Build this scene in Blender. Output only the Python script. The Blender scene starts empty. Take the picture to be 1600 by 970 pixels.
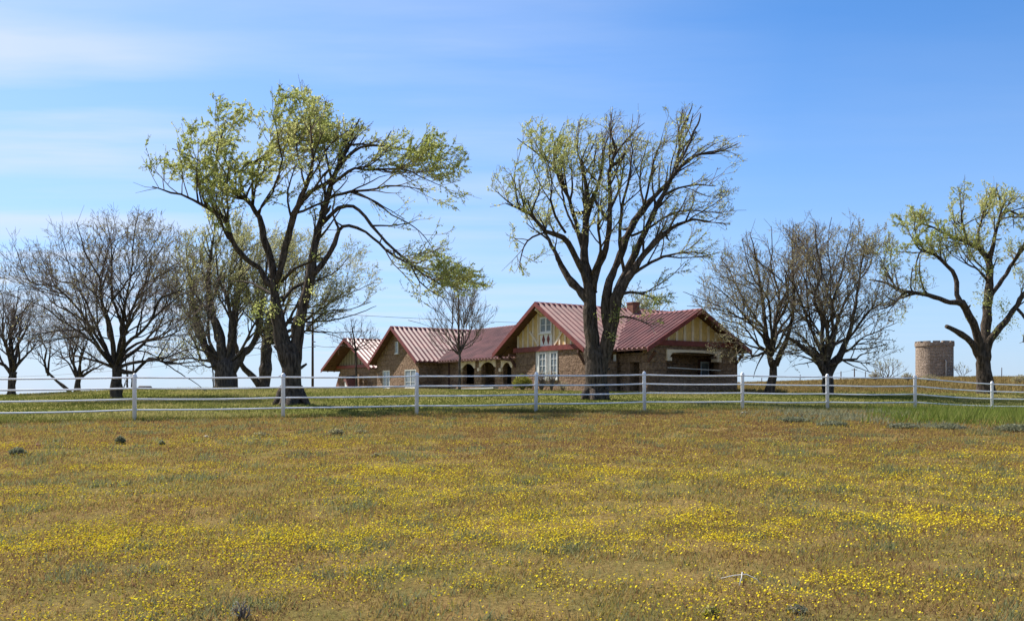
import bpy, math, random
import numpy as np
from mathutils import Vector

F, YH, ZC = 1400.0, 614.0, 1.6
scn = bpy.context.scene
COL = scn.collection
R = math.radians

# ------------------------------------------------------------------ basics
def P3(px, py, d):
    return ((px - 800) / F * d, d, ZC + (YH - py) / F * d)

def tag(o, label=None, cat=None, group=None, kind=None):
    if label: o['label'] = label
    if cat: o['category'] = cat
    if group: o['group'] = group
    if kind: o['kind'] = kind
    return o

def empty(name, loc, rz=0.0):
    o = bpy.data.objects.new(name, None)
    COL.objects.link(o)
    o.location = loc
    o.rotation_euler = (0, 0, rz)
    o.empty_display_size = 0.3
    return o

def link(name, me, mats, parent=None):
    o = bpy.data.objects.new(name, me)
    COL.objects.link(o)
    for m in (mats if isinstance(mats, (list, tuple)) else [mats]):
        if me.materials.find(m.name) < 0 or isinstance(mats, (list, tuple)):
            me.materials.append(m)
    if parent: o.parent = parent
    return o

def np_mesh(name, V, faces_list, smooth=False, mat_idx=None, attrs=None):
    """faces_list: list of int arrays (n,k)"""
    me = bpy.data.meshes.new(name)
    V = np.asarray(V, np.float32)
    me.vertices.add(len(V))
    me.vertices.foreach_set('co', V.ravel())
    loops = np.concatenate([f.ravel() for f in faces_list]).astype(np.int32)
    tot = np.concatenate([np.full(len(f), f.shape[1], np.int32) for f in faces_list])
    st = np.concatenate([[0], np.cumsum(tot)[:-1]]).astype(np.int32)
    me.loops.add(len(loops)); me.loops.foreach_set('vertex_index', loops)
    me.polygons.add(len(tot)); me.polygons.foreach_set('loop_start', st)
    me.polygons.foreach_set('loop_total', tot)
    if smooth: me.polygons.foreach_set('use_smooth', np.ones(len(tot), bool))
    if mat_idx is not None: me.polygons.foreach_set('material_index', np.asarray(mat_idx, np.int32))
    for k, v in (attrs or {}).items():
        a = me.attributes.new(k, 'FLOAT', 'POINT')
        a.data.foreach_set('value', np.asarray(v, np.float32))
    me.update(calc_edges=True)
    return me

class MB:
    """collects shapes, builds one mesh object"""
    def __init__(s, conv=None):
        s.v = []; s.f = []; s.sm = []; s.conv = conv or (lambda p: p)
    def add(s, pts, faces, smooth=False):
        b = len(s.v)
        s.v += [s.conv(p) for p in pts]
        s.f += [tuple(b + i for i in f) for f in faces]
        s.sm += [smooth] * len(faces)
        return s
    def box(s, x0, x1, y0, y1, z0, z1):
        p = [(x0,y0,z0),(x1,y0,z0),(x1,y1,z0),(x0,y1,z0),(x0,y0,z1),(x1,y0,z1),(x1,y1,z1),(x0,y1,z1)]
        return s.add(p, [(0,3,2,1),(4,5,6,7),(0,1,5,4),(1,2,6,5),(2,3,7,6),(3,0,4,7)])
    def prism(s, poly, d):
        """poly: 3d points, extruded by vector d"""
        n = len(poly)
        q = [tuple(a + b for a, b in zip(p, d)) for p in poly]
        fs = [tuple(range(n - 1, -1, -1)), tuple(range(n, 2 * n))]
        fs += [(i, (i + 1) % n, n + (i + 1) % n, n + i) for i in range(n)]
        return s.add(list(poly) + q, fs)
    def bar(s, a, b, w, h=None, up=(0, 0, 1)):
        a = Vector(a); b = Vector(b); h = h or w
        d = (b - a).normalized(); u = Vector(up)
        x = d.cross(u)
        if x.length < 1e-4: x = d.cross(Vector((1, 0, 0)))
        x.normalize(); y = x.cross(d).normalized()
        x = x * w / 2; y = y * h / 2
        pts = [tuple(c + i * x + j * y) for c in (a, b) for i, j in ((-1,-1),(1,-1),(1,1),(-1,1))]
        return s.add(pts, [(0,3,2,1),(4,5,6,7),(0,1,5,4),(1,2,6,5),(2,3,7,6),(3,0,4,7)])
    def tube(s, pts, rad, n=8, cap=True, flute=0.0):
        fs0 = len(s.v) * .37
        pts = [Vector(p) for p in pts]
        if not isinstance(rad, (list, tuple)): rad = [rad] * len(pts)
        rings = []; ref = Vector((0.31, 0.95, 0.05))
        for i, p in enumerate(pts):
            d = (pts[min(i + 1, len(pts) - 1)] - pts[max(i - 1, 0)]).normalized()
            x = d.cross(ref)
            if x.length < .05: x = d.cross(Vector((1, 0, 0)))
            x.normalize(); y = d.cross(x)
            for k in range(n):
                a = 2*math.pi*k/n
                r = rad[i]
                if flute: r *= 1 + flute*(math.sin(3*a + i*.25 + fs0) + .7*math.sin(5*a - i*.31 + 2*fs0) + .5*math.sin(9*a + i*.9 + 3*fs0))
                rings.append(tuple(p + r * (math.cos(a) * x + math.sin(a) * y)))
        fs = [(i*n + k, i*n + (k+1) % n, (i+1)*n + (k+1) % n, (i+1)*n + k) for i in range(len(pts)-1) for k in range(n)]
        s.add(rings, fs, True)
        if cap:
            b = len(s.v) - len(rings)
            s.f += [tuple(b + k for k in range(n-1, -1, -1)), tuple(b + (len(pts)-1)*n + k for k in range(n))]
            s.sm += [False, False]
        return s
    def build(s, name, mat, parent=None):
        me = bpy.data.meshes.new(name)
        me.from_pydata(s.v, [], s.f)
        me.polygons.foreach_set('use_smooth', s.sm)
        me.update()
        import bmesh
        bm = bmesh.new(); bm.from_mesh(me)
        bmesh.ops.recalc_face_normals(bm, faces=bm.faces)
        bm.to_mesh(me); bm.free()
        me.materials.append(mat)
        o = bpy.data.objects.new(name, me)
        COL.objects.link(o)
        if parent: o.parent = parent
        return o

# ------------------------------------------------------------------ materials
def new_mat(name):
    m = bpy.data.materials.new(name); m.use_nodes = True
    nt = m.node_tree; nt.nodes.clear()
    out = nt.nodes.new('ShaderNodeOutputMaterial')
    b = nt.nodes.new('ShaderNodeBsdfPrincipled')
    nt.links.new(b.outputs[0], out.inputs[0])
    return m, nt, b, out

def node(nt, t, **kw):
    n = nt.nodes.new(t)
    for k, v in kw.items():
        if k.startswith('i_'):
            key = k[2:]
            key = int(key) if key.isdigit() else key.replace('_', ' ')
            n.inputs[key].default_value = v
        else: setattr(n, k, v)
    return n

def ramp(nt, fac, stops):
    r = nt.nodes.new('ShaderNodeValToRGB')
    el = r.color_ramp.elements
    while len(el) < len(stops): el.new(0.5)
    for e, (p, c) in zip(el, stops):
        e.position = p; e.color = (c[0], c[1], c[2], 1)
    nt.links.new(fac, r.inputs[0])
    return r.outputs[0]

def mix(nt, fac, a, b):
    m = nt.nodes.new('ShaderNodeMix'); m.data_type = 'RGBA'
    for s, v in ((m.inputs[0], fac), (m.inputs[6], a), (m.inputs[7], b)):
        if hasattr(v, 'node'): nt.links.new(v, s)
        elif isinstance(v, (int, float)): s.default_value = v
        else: s.default_value = (v[0], v[1], v[2], 1)
    return m.outputs[2]

def noise(nt, vec, scale, detail=4, rough=.55):
    n = node(nt, 'ShaderNodeTexNoise', i_Scale=scale, i_Detail=detail, i_Roughness=rough)
    if vec is not None: nt.links.new(vec, n.inputs['Vector'])
    return n.outputs[0]

def mth(nt, op, a, b=0.0, c=0.0, clamp=False):
    m = nt.nodes.new('ShaderNodeMath'); m.operation = op; m.use_clamp = clamp
    for i, v in enumerate((a, b, c)):
        if hasattr(v, 'node'): nt.links.new(v, m.inputs[i])
        else: m.inputs[i].default_value = v
    return m.outputs[0]

def objco(nt, scale=(1, 1, 1), which='Object'):
    t = nt.nodes.new('ShaderNodeTexCoord')
    mp = node(nt, 'ShaderNodeMapping'); mp.inputs['Scale'].default_value = scale
    nt.links.new(t.outputs[which], mp.inputs[0])
    return mp.outputs[0]

def bump(nt, b, h, strength=.5, dist=.05):
    n = node(nt, 'ShaderNodeBump', i_Strength=strength, i_Distance=dist)
    nt.links.new(h, n.inputs['Height']); nt.links.new(n.outputs[0], b.inputs['Normal'])

def paint(name, c, rough=.5, var=.18, scale=3.0, spec=.4, bmp=0.0):
    m, nt, b, _ = new_mat(name)
    v = objco(nt)
    n = noise(nt, v, scale, 6)
    lo = [x * (1 - var) for x in c]; hi = [min(1, x * (1 + var)) for x in c]
    nt.links.new(ramp(nt, n, [(.3, lo), (.7, hi)]), b.inputs['Base Color'])
    b.inputs['Roughness'].default_value = rough
    b.inputs['Specular IOR Level'].default_value = spec
    if bmp: bump(nt, b, noise(nt, v, scale * 8, 4), bmp, .01)
    return m

def bark_mat(name, dark, light, sc=1.0):
    m, nt, b, _ = new_mat(name)
    v = objco(nt, (5*sc, 5*sc, 1.1*sc))
    n = noise(nt, v, 2.0, 8, .65)
    v2 = objco(nt)
    n2 = noise(nt, v2, .7, 3)
    c = ramp(nt, n, [(.38, dark), (.62, light)])
    c = mix(nt, mth(nt, 'MULTIPLY', mth(nt, 'SUBTRACT', n2, .45, clamp=True), 1.3), c, (.07, .06, .035))
    nt.links.new(c, b.inputs['Base Color'])
    b.inputs['Roughness'].default_value = .95
    b.inputs['Specular IOR Level'].default_value = .1
    bump(nt, b, n, 1.0, .22)
    return m

def leaf_mat(name, stops, trans=.5):
    m = bpy.data.materials.new(name); m.use_nodes = True
    nt = m.node_tree; nt.nodes.clear()
    out = nt.nodes.new('ShaderNodeOutputMaterial')
    at = node(nt, 'ShaderNodeAttribute', attribute_name='tint')
    c = ramp(nt, at.outputs['Fac'], stops)
    d = node(nt, 'ShaderNodeBsdfDiffuse'); t = node(nt, 'ShaderNodeBsdfTranslucent')
    nt.links.new(c, d.inputs[0]); nt.links.new(c, t.inputs[0])
    mx = node(nt, 'ShaderNodeMixShader', i_Fac=trans)
    nt.links.new(d.outputs[0], mx.inputs[1]); nt.links.new(t.outputs[0], mx.inputs[2])
    nt.links.new(mx.outputs[0], out.inputs[0])
    return m

def stone_mat(name, c1, c2, mortar, w=.62, h=.33, curved=False):
    m, nt, b, _ = new_mat(name)
    t = nt.nodes.new('ShaderNodeTexCoord')
    sp = nt.nodes.new('ShaderNodeSeparateXYZ'); nt.links.new(t.outputs['Object'], sp.inputs[0])
    cb = nt.nodes.new('ShaderNodeCombineXYZ')
    if curved:
        a = mth(nt, 'ARCTAN2', sp.outputs[1], sp.outputs[0])
        nt.links.new(mth(nt, 'MULTIPLY', a, 2.2), cb.inputs[0])
    else:
        nt.links.new(mth(nt, 'ADD', sp.outputs[0], sp.outputs[1]), cb.inputs[0])
    nt.links.new(sp.outputs[2], cb.inputs[1])
    nz = node(nt, 'ShaderNodeTexNoise', i_Scale=1.6, i_Detail=3)
    nt.links.new(t.outputs['Object'], nz.inputs['Vector'])
    add = node(nt, 'ShaderNodeVectorMath', operation='MULTIPLY_ADD')
    nt.links.new(nz.outputs['Color'], add.inputs[0]); add.inputs[1].default_value = (.42, .26, 0)
    nt.links.new(cb.outputs[0], add.inputs[2])
    br = node(nt, 'ShaderNodeTexBrick', offset=.43, squash=.7, squash_frequency=3)
    nt.links.new(add.outputs[0], br.inputs['Vector'])
    br.inputs['Color1'].default_value = (*c1, 1); br.inputs['Color2'].default_value = (*c2, 1)
    br.inputs['Mortar'].default_value = (*mortar, 1)
    br.inputs['Scale'].default_value = 1; br.inputs['Mortar Size'].default_value = .028
    br.inputs['Mortar Smooth'].default_value = .5
    br.inputs['Brick Width'].default_value = w; br.inputs['Row Height'].default_value = h
    n1 = noise(nt, t.outputs['Object'], 5.0, 6, .65)
    n2 = noise(nt, t.outputs['Object'], .8, 4)
    c = mix(nt, .68, br.outputs['Color'], ramp(nt, n1, [(.3, [x*.55 for x in c1]), (.7, [min(1, x*1.35) for x in c2])]))
    c = mix(nt, mth(nt, 'MULTIPLY', mth(nt, 'SUBTRACT', n2, .5, clamp=True), 2.0), c, [x*.45 for x in c1])
    nt.links.new(c, b.inputs['Base Color'])
    b.inputs['Roughness'].default_value = .95; b.inputs['Specular IOR Level'].default_value = .15
    hh = mth(nt, 'SUBTRACT', mth(nt, 'MULTIPLY', n1, 1.4), br.outputs['Fac'])
    bump(nt, b, hh, 1.0, .45)
    return m

M = {}
M['bark'] = bark_mat('elm_bark', (.03, .023, .018), (.15, .115, .09))
M['bark_grey'] = bark_mat('grey_bark', (.05, .04, .034), (.18, .145, .12))
M['twig'] = paint('twig_bark', (.23, .18, .14), .9, .35, 2, .1)
M['twig_dark'] = paint('dark_twig_bark', (.19, .145, .12), .9, .35, 2, .1)
M['leaf'] = leaf_mat('spring_elm_leaf', [(0, (.27, .31, .07)), (.5, (.46, .49, .15)), (1, (.64, .62, .28))], .55)
M['leaf_pale'] = leaf_mat('pale_elm_leaf', [(0, (.29, .30, .10)), (.5, (.46, .46, .19)), (1, (.60, .58, .31))], .5)
M['bud'] = leaf_mat('brown_bud_leaf', [(0, (.19, .165, .08)), (.5, (.31, .285, .14)), (1, (.45, .42, .22))], .45)
M['roof'] = paint('red_roof_metal', (.21, .082, .066), .54, .38, .9, .55)
M['trim'] = paint('red_brown_trim', (.19, .045, .04), .55, .25, 2.5, .3)
M['soffit'] = paint('dark_rafter_wood', (.10, .05, .04), .8, .3, 3, .2)
M['stone'] = stone_mat('brown_sandstone', (.30, .185, .12), (.46, .31, .21), (.19, .13, .09), 1.05, .50)
M['tower_stone'] = stone_mat('tan_tower_stone', (.33, .25, .195), (.50, .39, .305), (.27, .22, .18), .74, .37, True)
M['cream'] = paint('cream_paint', (.74, .62, .47), .6, .12, 4)
M['yellow'] = paint('yellow_board_paint', (.66, .47, .20), .65, .15, 5)
M['shaded_board'] = paint('shade_toned_grey_board', (.25, .21, .14), .8, .25, 5)  # grey boards of gable E, shade under the roof painted into the darker colour
M['white'] = paint('white_trim_paint', (.72, .71, .68), .5, .08, 5)
M['fence'] = paint('white_fence_paint', (.78, .78, .78), .45, .12, 2.2, .4)
M['glass'] = paint('window_glass', (.20, .235, .26), .08, .25, 2.0, .8)
M['dark'] = paint('dark_opening', (.02, .018, .017), .8, .2, 2, .1)
M['concrete'] = paint('pale_concrete', (.5, .48, .45), .85, .12, 5)
M['brick'] = paint('red_brick', (.20, .085, .055), .9, .3, 6)
M['pole'] = paint('weathered_pole_wood', (.07, .045, .04), .9, .3, 3)
M['steel'] = paint('grey_steel', (.22, .22, .23), .5, .2, 4)
M['wire'] = paint('dark_wire', (.05, .05, .055), .6, .1, 1)
M['door'] = paint('pale_blue_door', (.62, .68, .74), .5, .1, 4)
M['shrub'] = leaf_mat('sage_leaf', [(0, (.12, .13, .07)), (.5, (.21, .215, .13)), (1, (.31, .31, .20))], .4)
M['pale_leaf'] = leaf_mat('silvery_leaf', [(0, (.22, .25, .18)), (.5, (.32, .34, .26)), (1, (.42, .43, .34))], .3)
M['soil_stone'] = paint('grey_field_stone', (.30, .25, .20), .9, .25, 6)
M['bush'] = leaf_mat('yellow_green_leaf', [(0, (.20, .20, .03)), (.5, (.34, .33, .06)), (1, (.48, .44, .11))], .5)

# ------------------------------------------------------------------ terrain
TPX = np.array([-400, 0, 210, 442, 651, 837, 1007, 1160, 1293, 1430, 1600, 2000], float)
TD = np.array([0, 3, 6, 15, 22, 30, 38, 46, 56, 70, 90, 115, 180, 400, 6000], float)
TZ = np.array([
 [-.1]*12,
 [-.03]*12,
 [.05]*12,
 [.33]*12,
 [.55]*7 + [.55, .55, .54, .52, .5],
 [.70,.72,.77,.80,.82,.84,.85,.85,.82,.78,.72,.65],
 [.80,.95,1.08,1.13,1.12,1.06,.98,.95,.92,.88,.68,.6],
 [.9,1.25,1.36,1.48,1.42,1.32,1.24,1.18,1.14,1.05,.85,.7],
 [.9,1.46,1.86,1.92,1.82,1.74,1.62,1.58,1.58,1.52,1.45,1.3],
 [.4,1.0,1.75,1.97,1.86,1.80,1.74,1.85,2.0,2.1,2.1,2.0],
 [-1,-.4,1.1,1.85,1.9,1.8,1.85,2.55,2.85,3.0,2.95,2.9],
 [-2,-1.5,0,1.0,1.5,1.7,1.9,2.8,3.1,3.55,3.65,3.6],
 [-3,-3,-2.2,-1,0,.5,1.0,1.8,2.2,2.6,2.8,2.8],
 [-4]*12,
 [-6]*12])
_d = np.concatenate([np.arange(0, 130, .5), np.geomspace(130, 6000, 80)])
_t = np.linspace(-1.0, 1.0, 161)
_tp = (TPX - 800) / F
_tmp = np.array([np.interp(_d, TD, TZ[:, j]) for j in range(len(TPX))])
_tab = np.array([np.interp(_t, _tp, _tmp[:, i]) for i in range(len(_d))])     # (d,t)
k = np.hanning(13); k /= k.sum()
for _ in range(1):
    pad = np.pad(_tab, ((6, 6), (0, 0)), 'edge')
    _tab = sum(k[i] * pad[i:i + len(_d)] for i in range(13))
    pad = np.pad(_tab, ((0, 0), (6, 6)), 'edge')
    _tab = sum(k[i] * pad[:, i:i + len(_t)] for i in range(13))

_rg = np.random.default_rng(5)
_lat = _rg.random((256, 256))
def vnoise(x, y, s):
    x = np.asarray(x) / s + 100.5; y = np.asarray(y) / s + 77.3
    i = np.floor(x).astype(int); j = np.floor(y).astype(int)
    fx = x - i; fy = y - j
    fx = fx * fx * (3 - 2 * fx); fy = fy * fy * (3 - 2 * fy)
    g = lambda a, b: _lat[a & 255, b & 255]
    return (g(i, j)*(1-fx) + g(i+1, j)*fx)*(1-fy) + (g(i, j+1)*(1-fx) + g(i+1, j+1)*fx)*fy
def fbm(x, y, s):
    return (vnoise(x, y, s) + .5*vnoise(x+31, y-17, s/2.1) + .25*vnoise(x-9, y+53, s/4.3)) / 1.75

def hz(x, y):
    x = np.asarray(x, float); y = np.asarray(y, float)
    d = np.maximum(y, 0.0)
    t = np.clip(x / np.maximum(y, 3.0), -1, 1)
    di = np.interp(d, _d, np.arange(len(_d))); ti = (t + 1) / 2 * (len(_t) - 1)
    i = np.minimum(di.astype(int), len(_d) - 2); j = np.minimum(ti.astype(int), len(_t) - 2)
    a = di - i; b = ti - j
    z = (_tab[i, j]*(1-a) + _tab[i+1, j]*a)*(1-b) + (_tab[i, j+1]*(1-a) + _tab[i+1, j+1]*a)*b
    near = np.clip(1 - d / 120, 0, 1)
    return z + near * ((fbm(x, y, 3.5) - .5) * .10 + (vnoise(x, y, .7) - .5) * .03)
def h1(x, y): return float(hz(np.array([x]), np.array([y]))[0])

def fence_y(x): return 32.15 + .325 * x

def make_ground():
    rr = np.concatenate([[0.0], np.geomspace(.6, 5500, 330)])
    an = np.concatenate([np.linspace(-180, -50, 40)[:-1], np.linspace(-50, 50, 330), np.linspace(50, 180, 40)[1:-1]])
    an = np.radians(an)
    nr, na = len(rr) - 1, len(an)
    Rr, A = np.meshgrid(rr[1:], an, indexing='ij')
    X = Rr * np.sin(A); Y = Rr * np.cos(A)
    V = np.stack([X, Y, hz(X, Y)], -1).reshape(-1, 3)
    V = np.vstack([V, [[0, 0, h1(0, 0)]]])
    i, j = np.meshgrid(np.arange(nr - 1), np.arange(na), indexing='ij')
    j2 = (j + 1) % na
    q = np.stack([i*na + j, (i+1)*na + j, (i+1)*na + j2, i*na + j2], -1).reshape(-1, 4)[:, ::-1]
    jj = np.arange(na)
    tri = np.stack([np.full(na, nr*na), jj, (jj+1) % na], -1)[:, ::-1]
    m, nt, b, _ = new_mat('meadow_and_lawn')
    g = nt.nodes.new('ShaderNodeNewGeometry')
    sp = nt.nodes.new('ShaderNodeSeparateXYZ'); nt.links.new(g.outputs['Position'], sp.inputs[0])
    pos = g.outputs['Position']
    nbig = noise(nt, pos, .12, 5); nmid = noise(nt, pos, .9, 6); nfine = noise(nt, pos, 22, 8, .75)
    # dry meadow
    me_ = ramp(nt, nfine, [(.28, (.09, .062, .028)), (.45, (.205, .14, .052)), (.6, (.28, .195, .076)), (.78, (.38, .285, .12))])
    me2 = ramp(nt, nfine, [(.3, (.075, .066, .024)), (.55, (.18, .148, .050)), (.75, (.28, .235, .08))])
    mead = mix(nt, ramp(nt, nmid, [(.42, (0, 0, 0)), (.62, (1, 1, 1))]), me_, me2)
    # lawn
    la = ramp(nt, nfine, [(.25, (.065, .076, .018)), (.5, (.14, .148, .038)), (.75, (.23, .222, .065))])
    lb = ramp(nt, nfine, [(.25, (.12, .11, .03)), (.5, (.25, .215, .075)), (.75, (.38, .32, .13))])
    lawn = mix(nt, ramp(nt, noise(nt, pos, .22, 6, .6), [(.44, (0, 0, 0)), (.64, (1, 1, 1))]), la, lb)
    # hill
    hl = ramp(nt, noise(nt, pos, 1.7, 8, .7), [(.3, (.10, .075, .025)), (.5, (.21, .145, .05)), (.7, (.30, .22, .09))])
    fl = mth(nt, 'SUBTRACT', sp.outputs[1], mth(nt, 'MULTIPLY_ADD', sp.outputs[0], .325, 32.0))
    wob = mth(nt, 'MULTIPLY', mth(nt, 'SUBTRACT', nmid, .5), 3.0)
    f1 = mth(nt, 'MULTIPLY_ADD', mth(nt, 'ADD', fl, wob), .6, .3, clamp=True)
    c = mix(nt, f1, mead, lawn)
    hx = mth(nt, 'MULTIPLY', mth(nt, 'SUBTRACT', mth(nt, 'ADD', sp.outputs[1], mth(nt, 'MULTIPLY', wob, 2.0)), 56.0), .12, clamp=True)
    hx = mth(nt, 'MULTIPLY', hx, mth(nt, 'MULTIPLY', mth(nt, 'SUBTRACT', sp.outputs[0], 12.0), .15, clamp=True))
    c = mix(nt, hx, c, hl)
    far = mth(nt, 'MULTIPLY', mth(nt, 'SUBTRACT', sp.outputs[1], 110.0), .02, clamp=True)
    c = mix(nt, far, c, (.24, .20, .11))
    nt.links.new(c, b.inputs['Base Color'])
    b.inputs['Roughness'].default_value = 1; b.inputs['Specular IOR Level'].default_value = 0
    bump(nt, b, nfine, .8, .05)
    o = link('ground', np_mesh('ground', V, [q, tri], True), m)
    tag(o, kind='structure')
make_ground()

# ------------------------------------------------------------------ small ground cover
def blade_mesh(name, x, y, h, w, lean, rng, mat, label, cat, tint=None, zoff=0):
    """triangular grass blades, one triangle each"""
    n = len(x)
    a = rng.random(n) * 2 * np.pi
    z = hz(x, y) - .01 + zoff
    dx, dy = np.cos(a) * w / 2, np.sin(a) * w / 2
    la = rng.random(n) * 2 * np.pi
    lx = np.cos(la) * lean * h + .25 * lean * h; ly = np.sin(la) * lean * h
    V = np.empty((n, 3, 3))
    V[:, 0] = np.stack([x - dx, y - dy, z], -1)
    V[:, 1] = np.stack([x + dx, y + dy, z], -1)
    V[:, 2] = np.stack([x + lx, y + ly, z + h], -1)
    t = rng.random(n) if tint is None else tint
    o = link(name, np_mesh(name, V.reshape(-1, 3), [np.arange(3 * n).reshape(-1, 3)], False, None, {'tint': np.repeat(t, 3)}), mat)
    return tag(o, label, cat, kind='stuff')

def wedge(n, d0, d1, power, rng, tl=-1.05, tr=1.05):
    """points in a fan before the camera spot; power: radial distribution exponent (2 = even)"""
    u = rng.random(n)
    d = (d0**power + u * (d1**power - d0**power)) ** (1 / power)
    t = tl + rng.random(n) * (tr - tl)
    return d * t, d

M['meadow_blade'] = leaf_mat('dry_meadow_blade', [(0, (.19, .105, .06)), (.3, (.345, .23, .08)), (.55, (.36, .27, .072)), (.75, (.28, .25, .06)), (.9, (.17, .19, .10)), (1, (.45, .37, .18))], .45)
M['flower'] = leaf_mat('yellow_petal', [(0, (.44, .30, .02)), (.5, (.64, .49, .02)), (1, (.79, .66, .04))], .25)
M['lawn_blade'] = leaf_mat('lawn_blade', [(0, (.078, .097, .02)), (.5, (.168, .172, .042)), (1, (.33, .28, .11))], .35)
M['tall_blade'] = leaf_mat('tall_green_blade', [(0, (.075, .115, .02)), (.5, (.14, .185, .034)), (1, (.26, .265, .08))], .4)
M['straw_blade'] = leaf_mat('straw_blade', [(0, (.12, .085, .03)), (.5, (.24, .17, .06)), (1, (.36, .27, .12))], .35)

rng = np.random.default_rng(11)
def meadow():
    n = 1600000
    x, y = wedge(n, 3.6, 36, 1.35, rng)
    keep = y < fence_y(x) + 1.0
    x, y = x[keep], y[keep]
    p = fbm(x, y, 1.6); p2 = fbm(x + 40, y, .5)
    dens = np.clip((p2 - .28) * 3.2, .12, 1)
    k2 = rng.random(len(x)) < dens
    x, y, p = x[k2], y[k2], p[k2]
    n = len(x)
    clump = np.clip((fbm(x + 11, y - 6, .55) - .56) * 6, 0, 1)
    h = (.018 + .042 * rng.random(n)**1.5) * (.7 + .6 * p) * (1 + y / 40) * (1 + .5 * clump)
    w = (.0042 + .0045 * rng.random(n)) * (1 + y / 8)
    tint = np.clip(.38 - .10 * np.clip((y - 15) / 5, 0, 1) + (p - .5) * .7 + (rng.random(n) - .5) * .95, 0, 1)
    tint = np.where(rng.random(n) < clump * .75, .84 + .1 * rng.random(n), tint)
    blade_mesh('meadow_grass', x, y, h, w, .55, rng, M['meadow_blade'], 'dry russet and olive meadow plants covering the field before the fence', 'meadow grass', tint)

    # yellow flowers
    n = 3050000
    x, y = wedge(n, 3.7, 30, 1.5, rng)
    den = np.clip((fbm(x * .55, y, 1.5) - .40) * 4.2, 0, 1) * np.clip((fbm(x+70, y+9, .3) - .36) * 3.6, 0, 1)
    big = np.clip((fbm(x * .5 - 13, y + 5, 4.0) - .30) * 2.6, .1, 1)
    env = np.interp(y, [4.5, 6.2, 7.5, 9, 13, 16, 18.5, 22, 28], [.5, .55, .8, .95, .9, .6, .28, .10, .03])
    def gp(px, d, sx, sy, a): return a * np.exp(-((x - (px-800)/F*d)/sx)**2 - ((y - d)/sy)**2)
    add = gp(330, 8.8, 1.5, .7, .75) + gp(700, 9.8, 1.3, .8, .7) + gp(1450, 6.8, 1.4, .6, .6) + gp(1000, 9.2, 1.5, .7, .5) + gp(80, 8.2, .9, .6, .5) + gp(1350, 10, 1.6, .8, .4) + gp(620, 15, 4, .8, .35) + gp(1200, 14, 4, 1, .4)
    sub = gp(1000, 7.6, .9, .5, .6) + gp(620, 6.4, 1.2, .45, .55) + gp(300, 11.5, 1.5, .8, .4) + gp(1150, 7.7, .8, .4, .3)
    pr = np.clip((.10 + den) * (.18 + .82 * big) * env * .72 + add * (.2 + .8 * den) * .5 - sub * .4, .012 * (env > .2), 1)
    k2 = (rng.random(n) < pr) & (y < fence_y(x) - 1)
    x, y = x[k2], y[k2]; n = len(x)
    s = (.0032 + .0046 * rng.random(n)**2) * (1 + .03 * y)
    z = hz(x, y) + .025 + .065 * rng.random(n)
    a = rng.random(n) * 2 * np.pi
    tx, ty = (rng.random((2, n)) - .5) * 1.7
    V = np.empty((n, 5, 3))
    for k_ in range(5):
        aa = a + k_ * 2 * np.pi / 5
        ux, uy = np.cos(aa) * s, np.sin(aa) * s
        V[:, k_] = np.stack([x + ux, y + uy, z + ux * tx + uy * ty], -1)
    idx = np.arange(5 * n).reshape(-1, 5)
    o = link('wildflowers', np_mesh('wildflowers', V.reshape(-1, 3), [idx], False, None, {'tint': np.repeat(rng.random(n), 5)}), M['flower'])
    tag(o, 'tiny yellow wildflowers scattered in drifts over the dry meadow', 'wildflowers', kind='stuff')
    print('flowers', n)
meadow()

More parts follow.
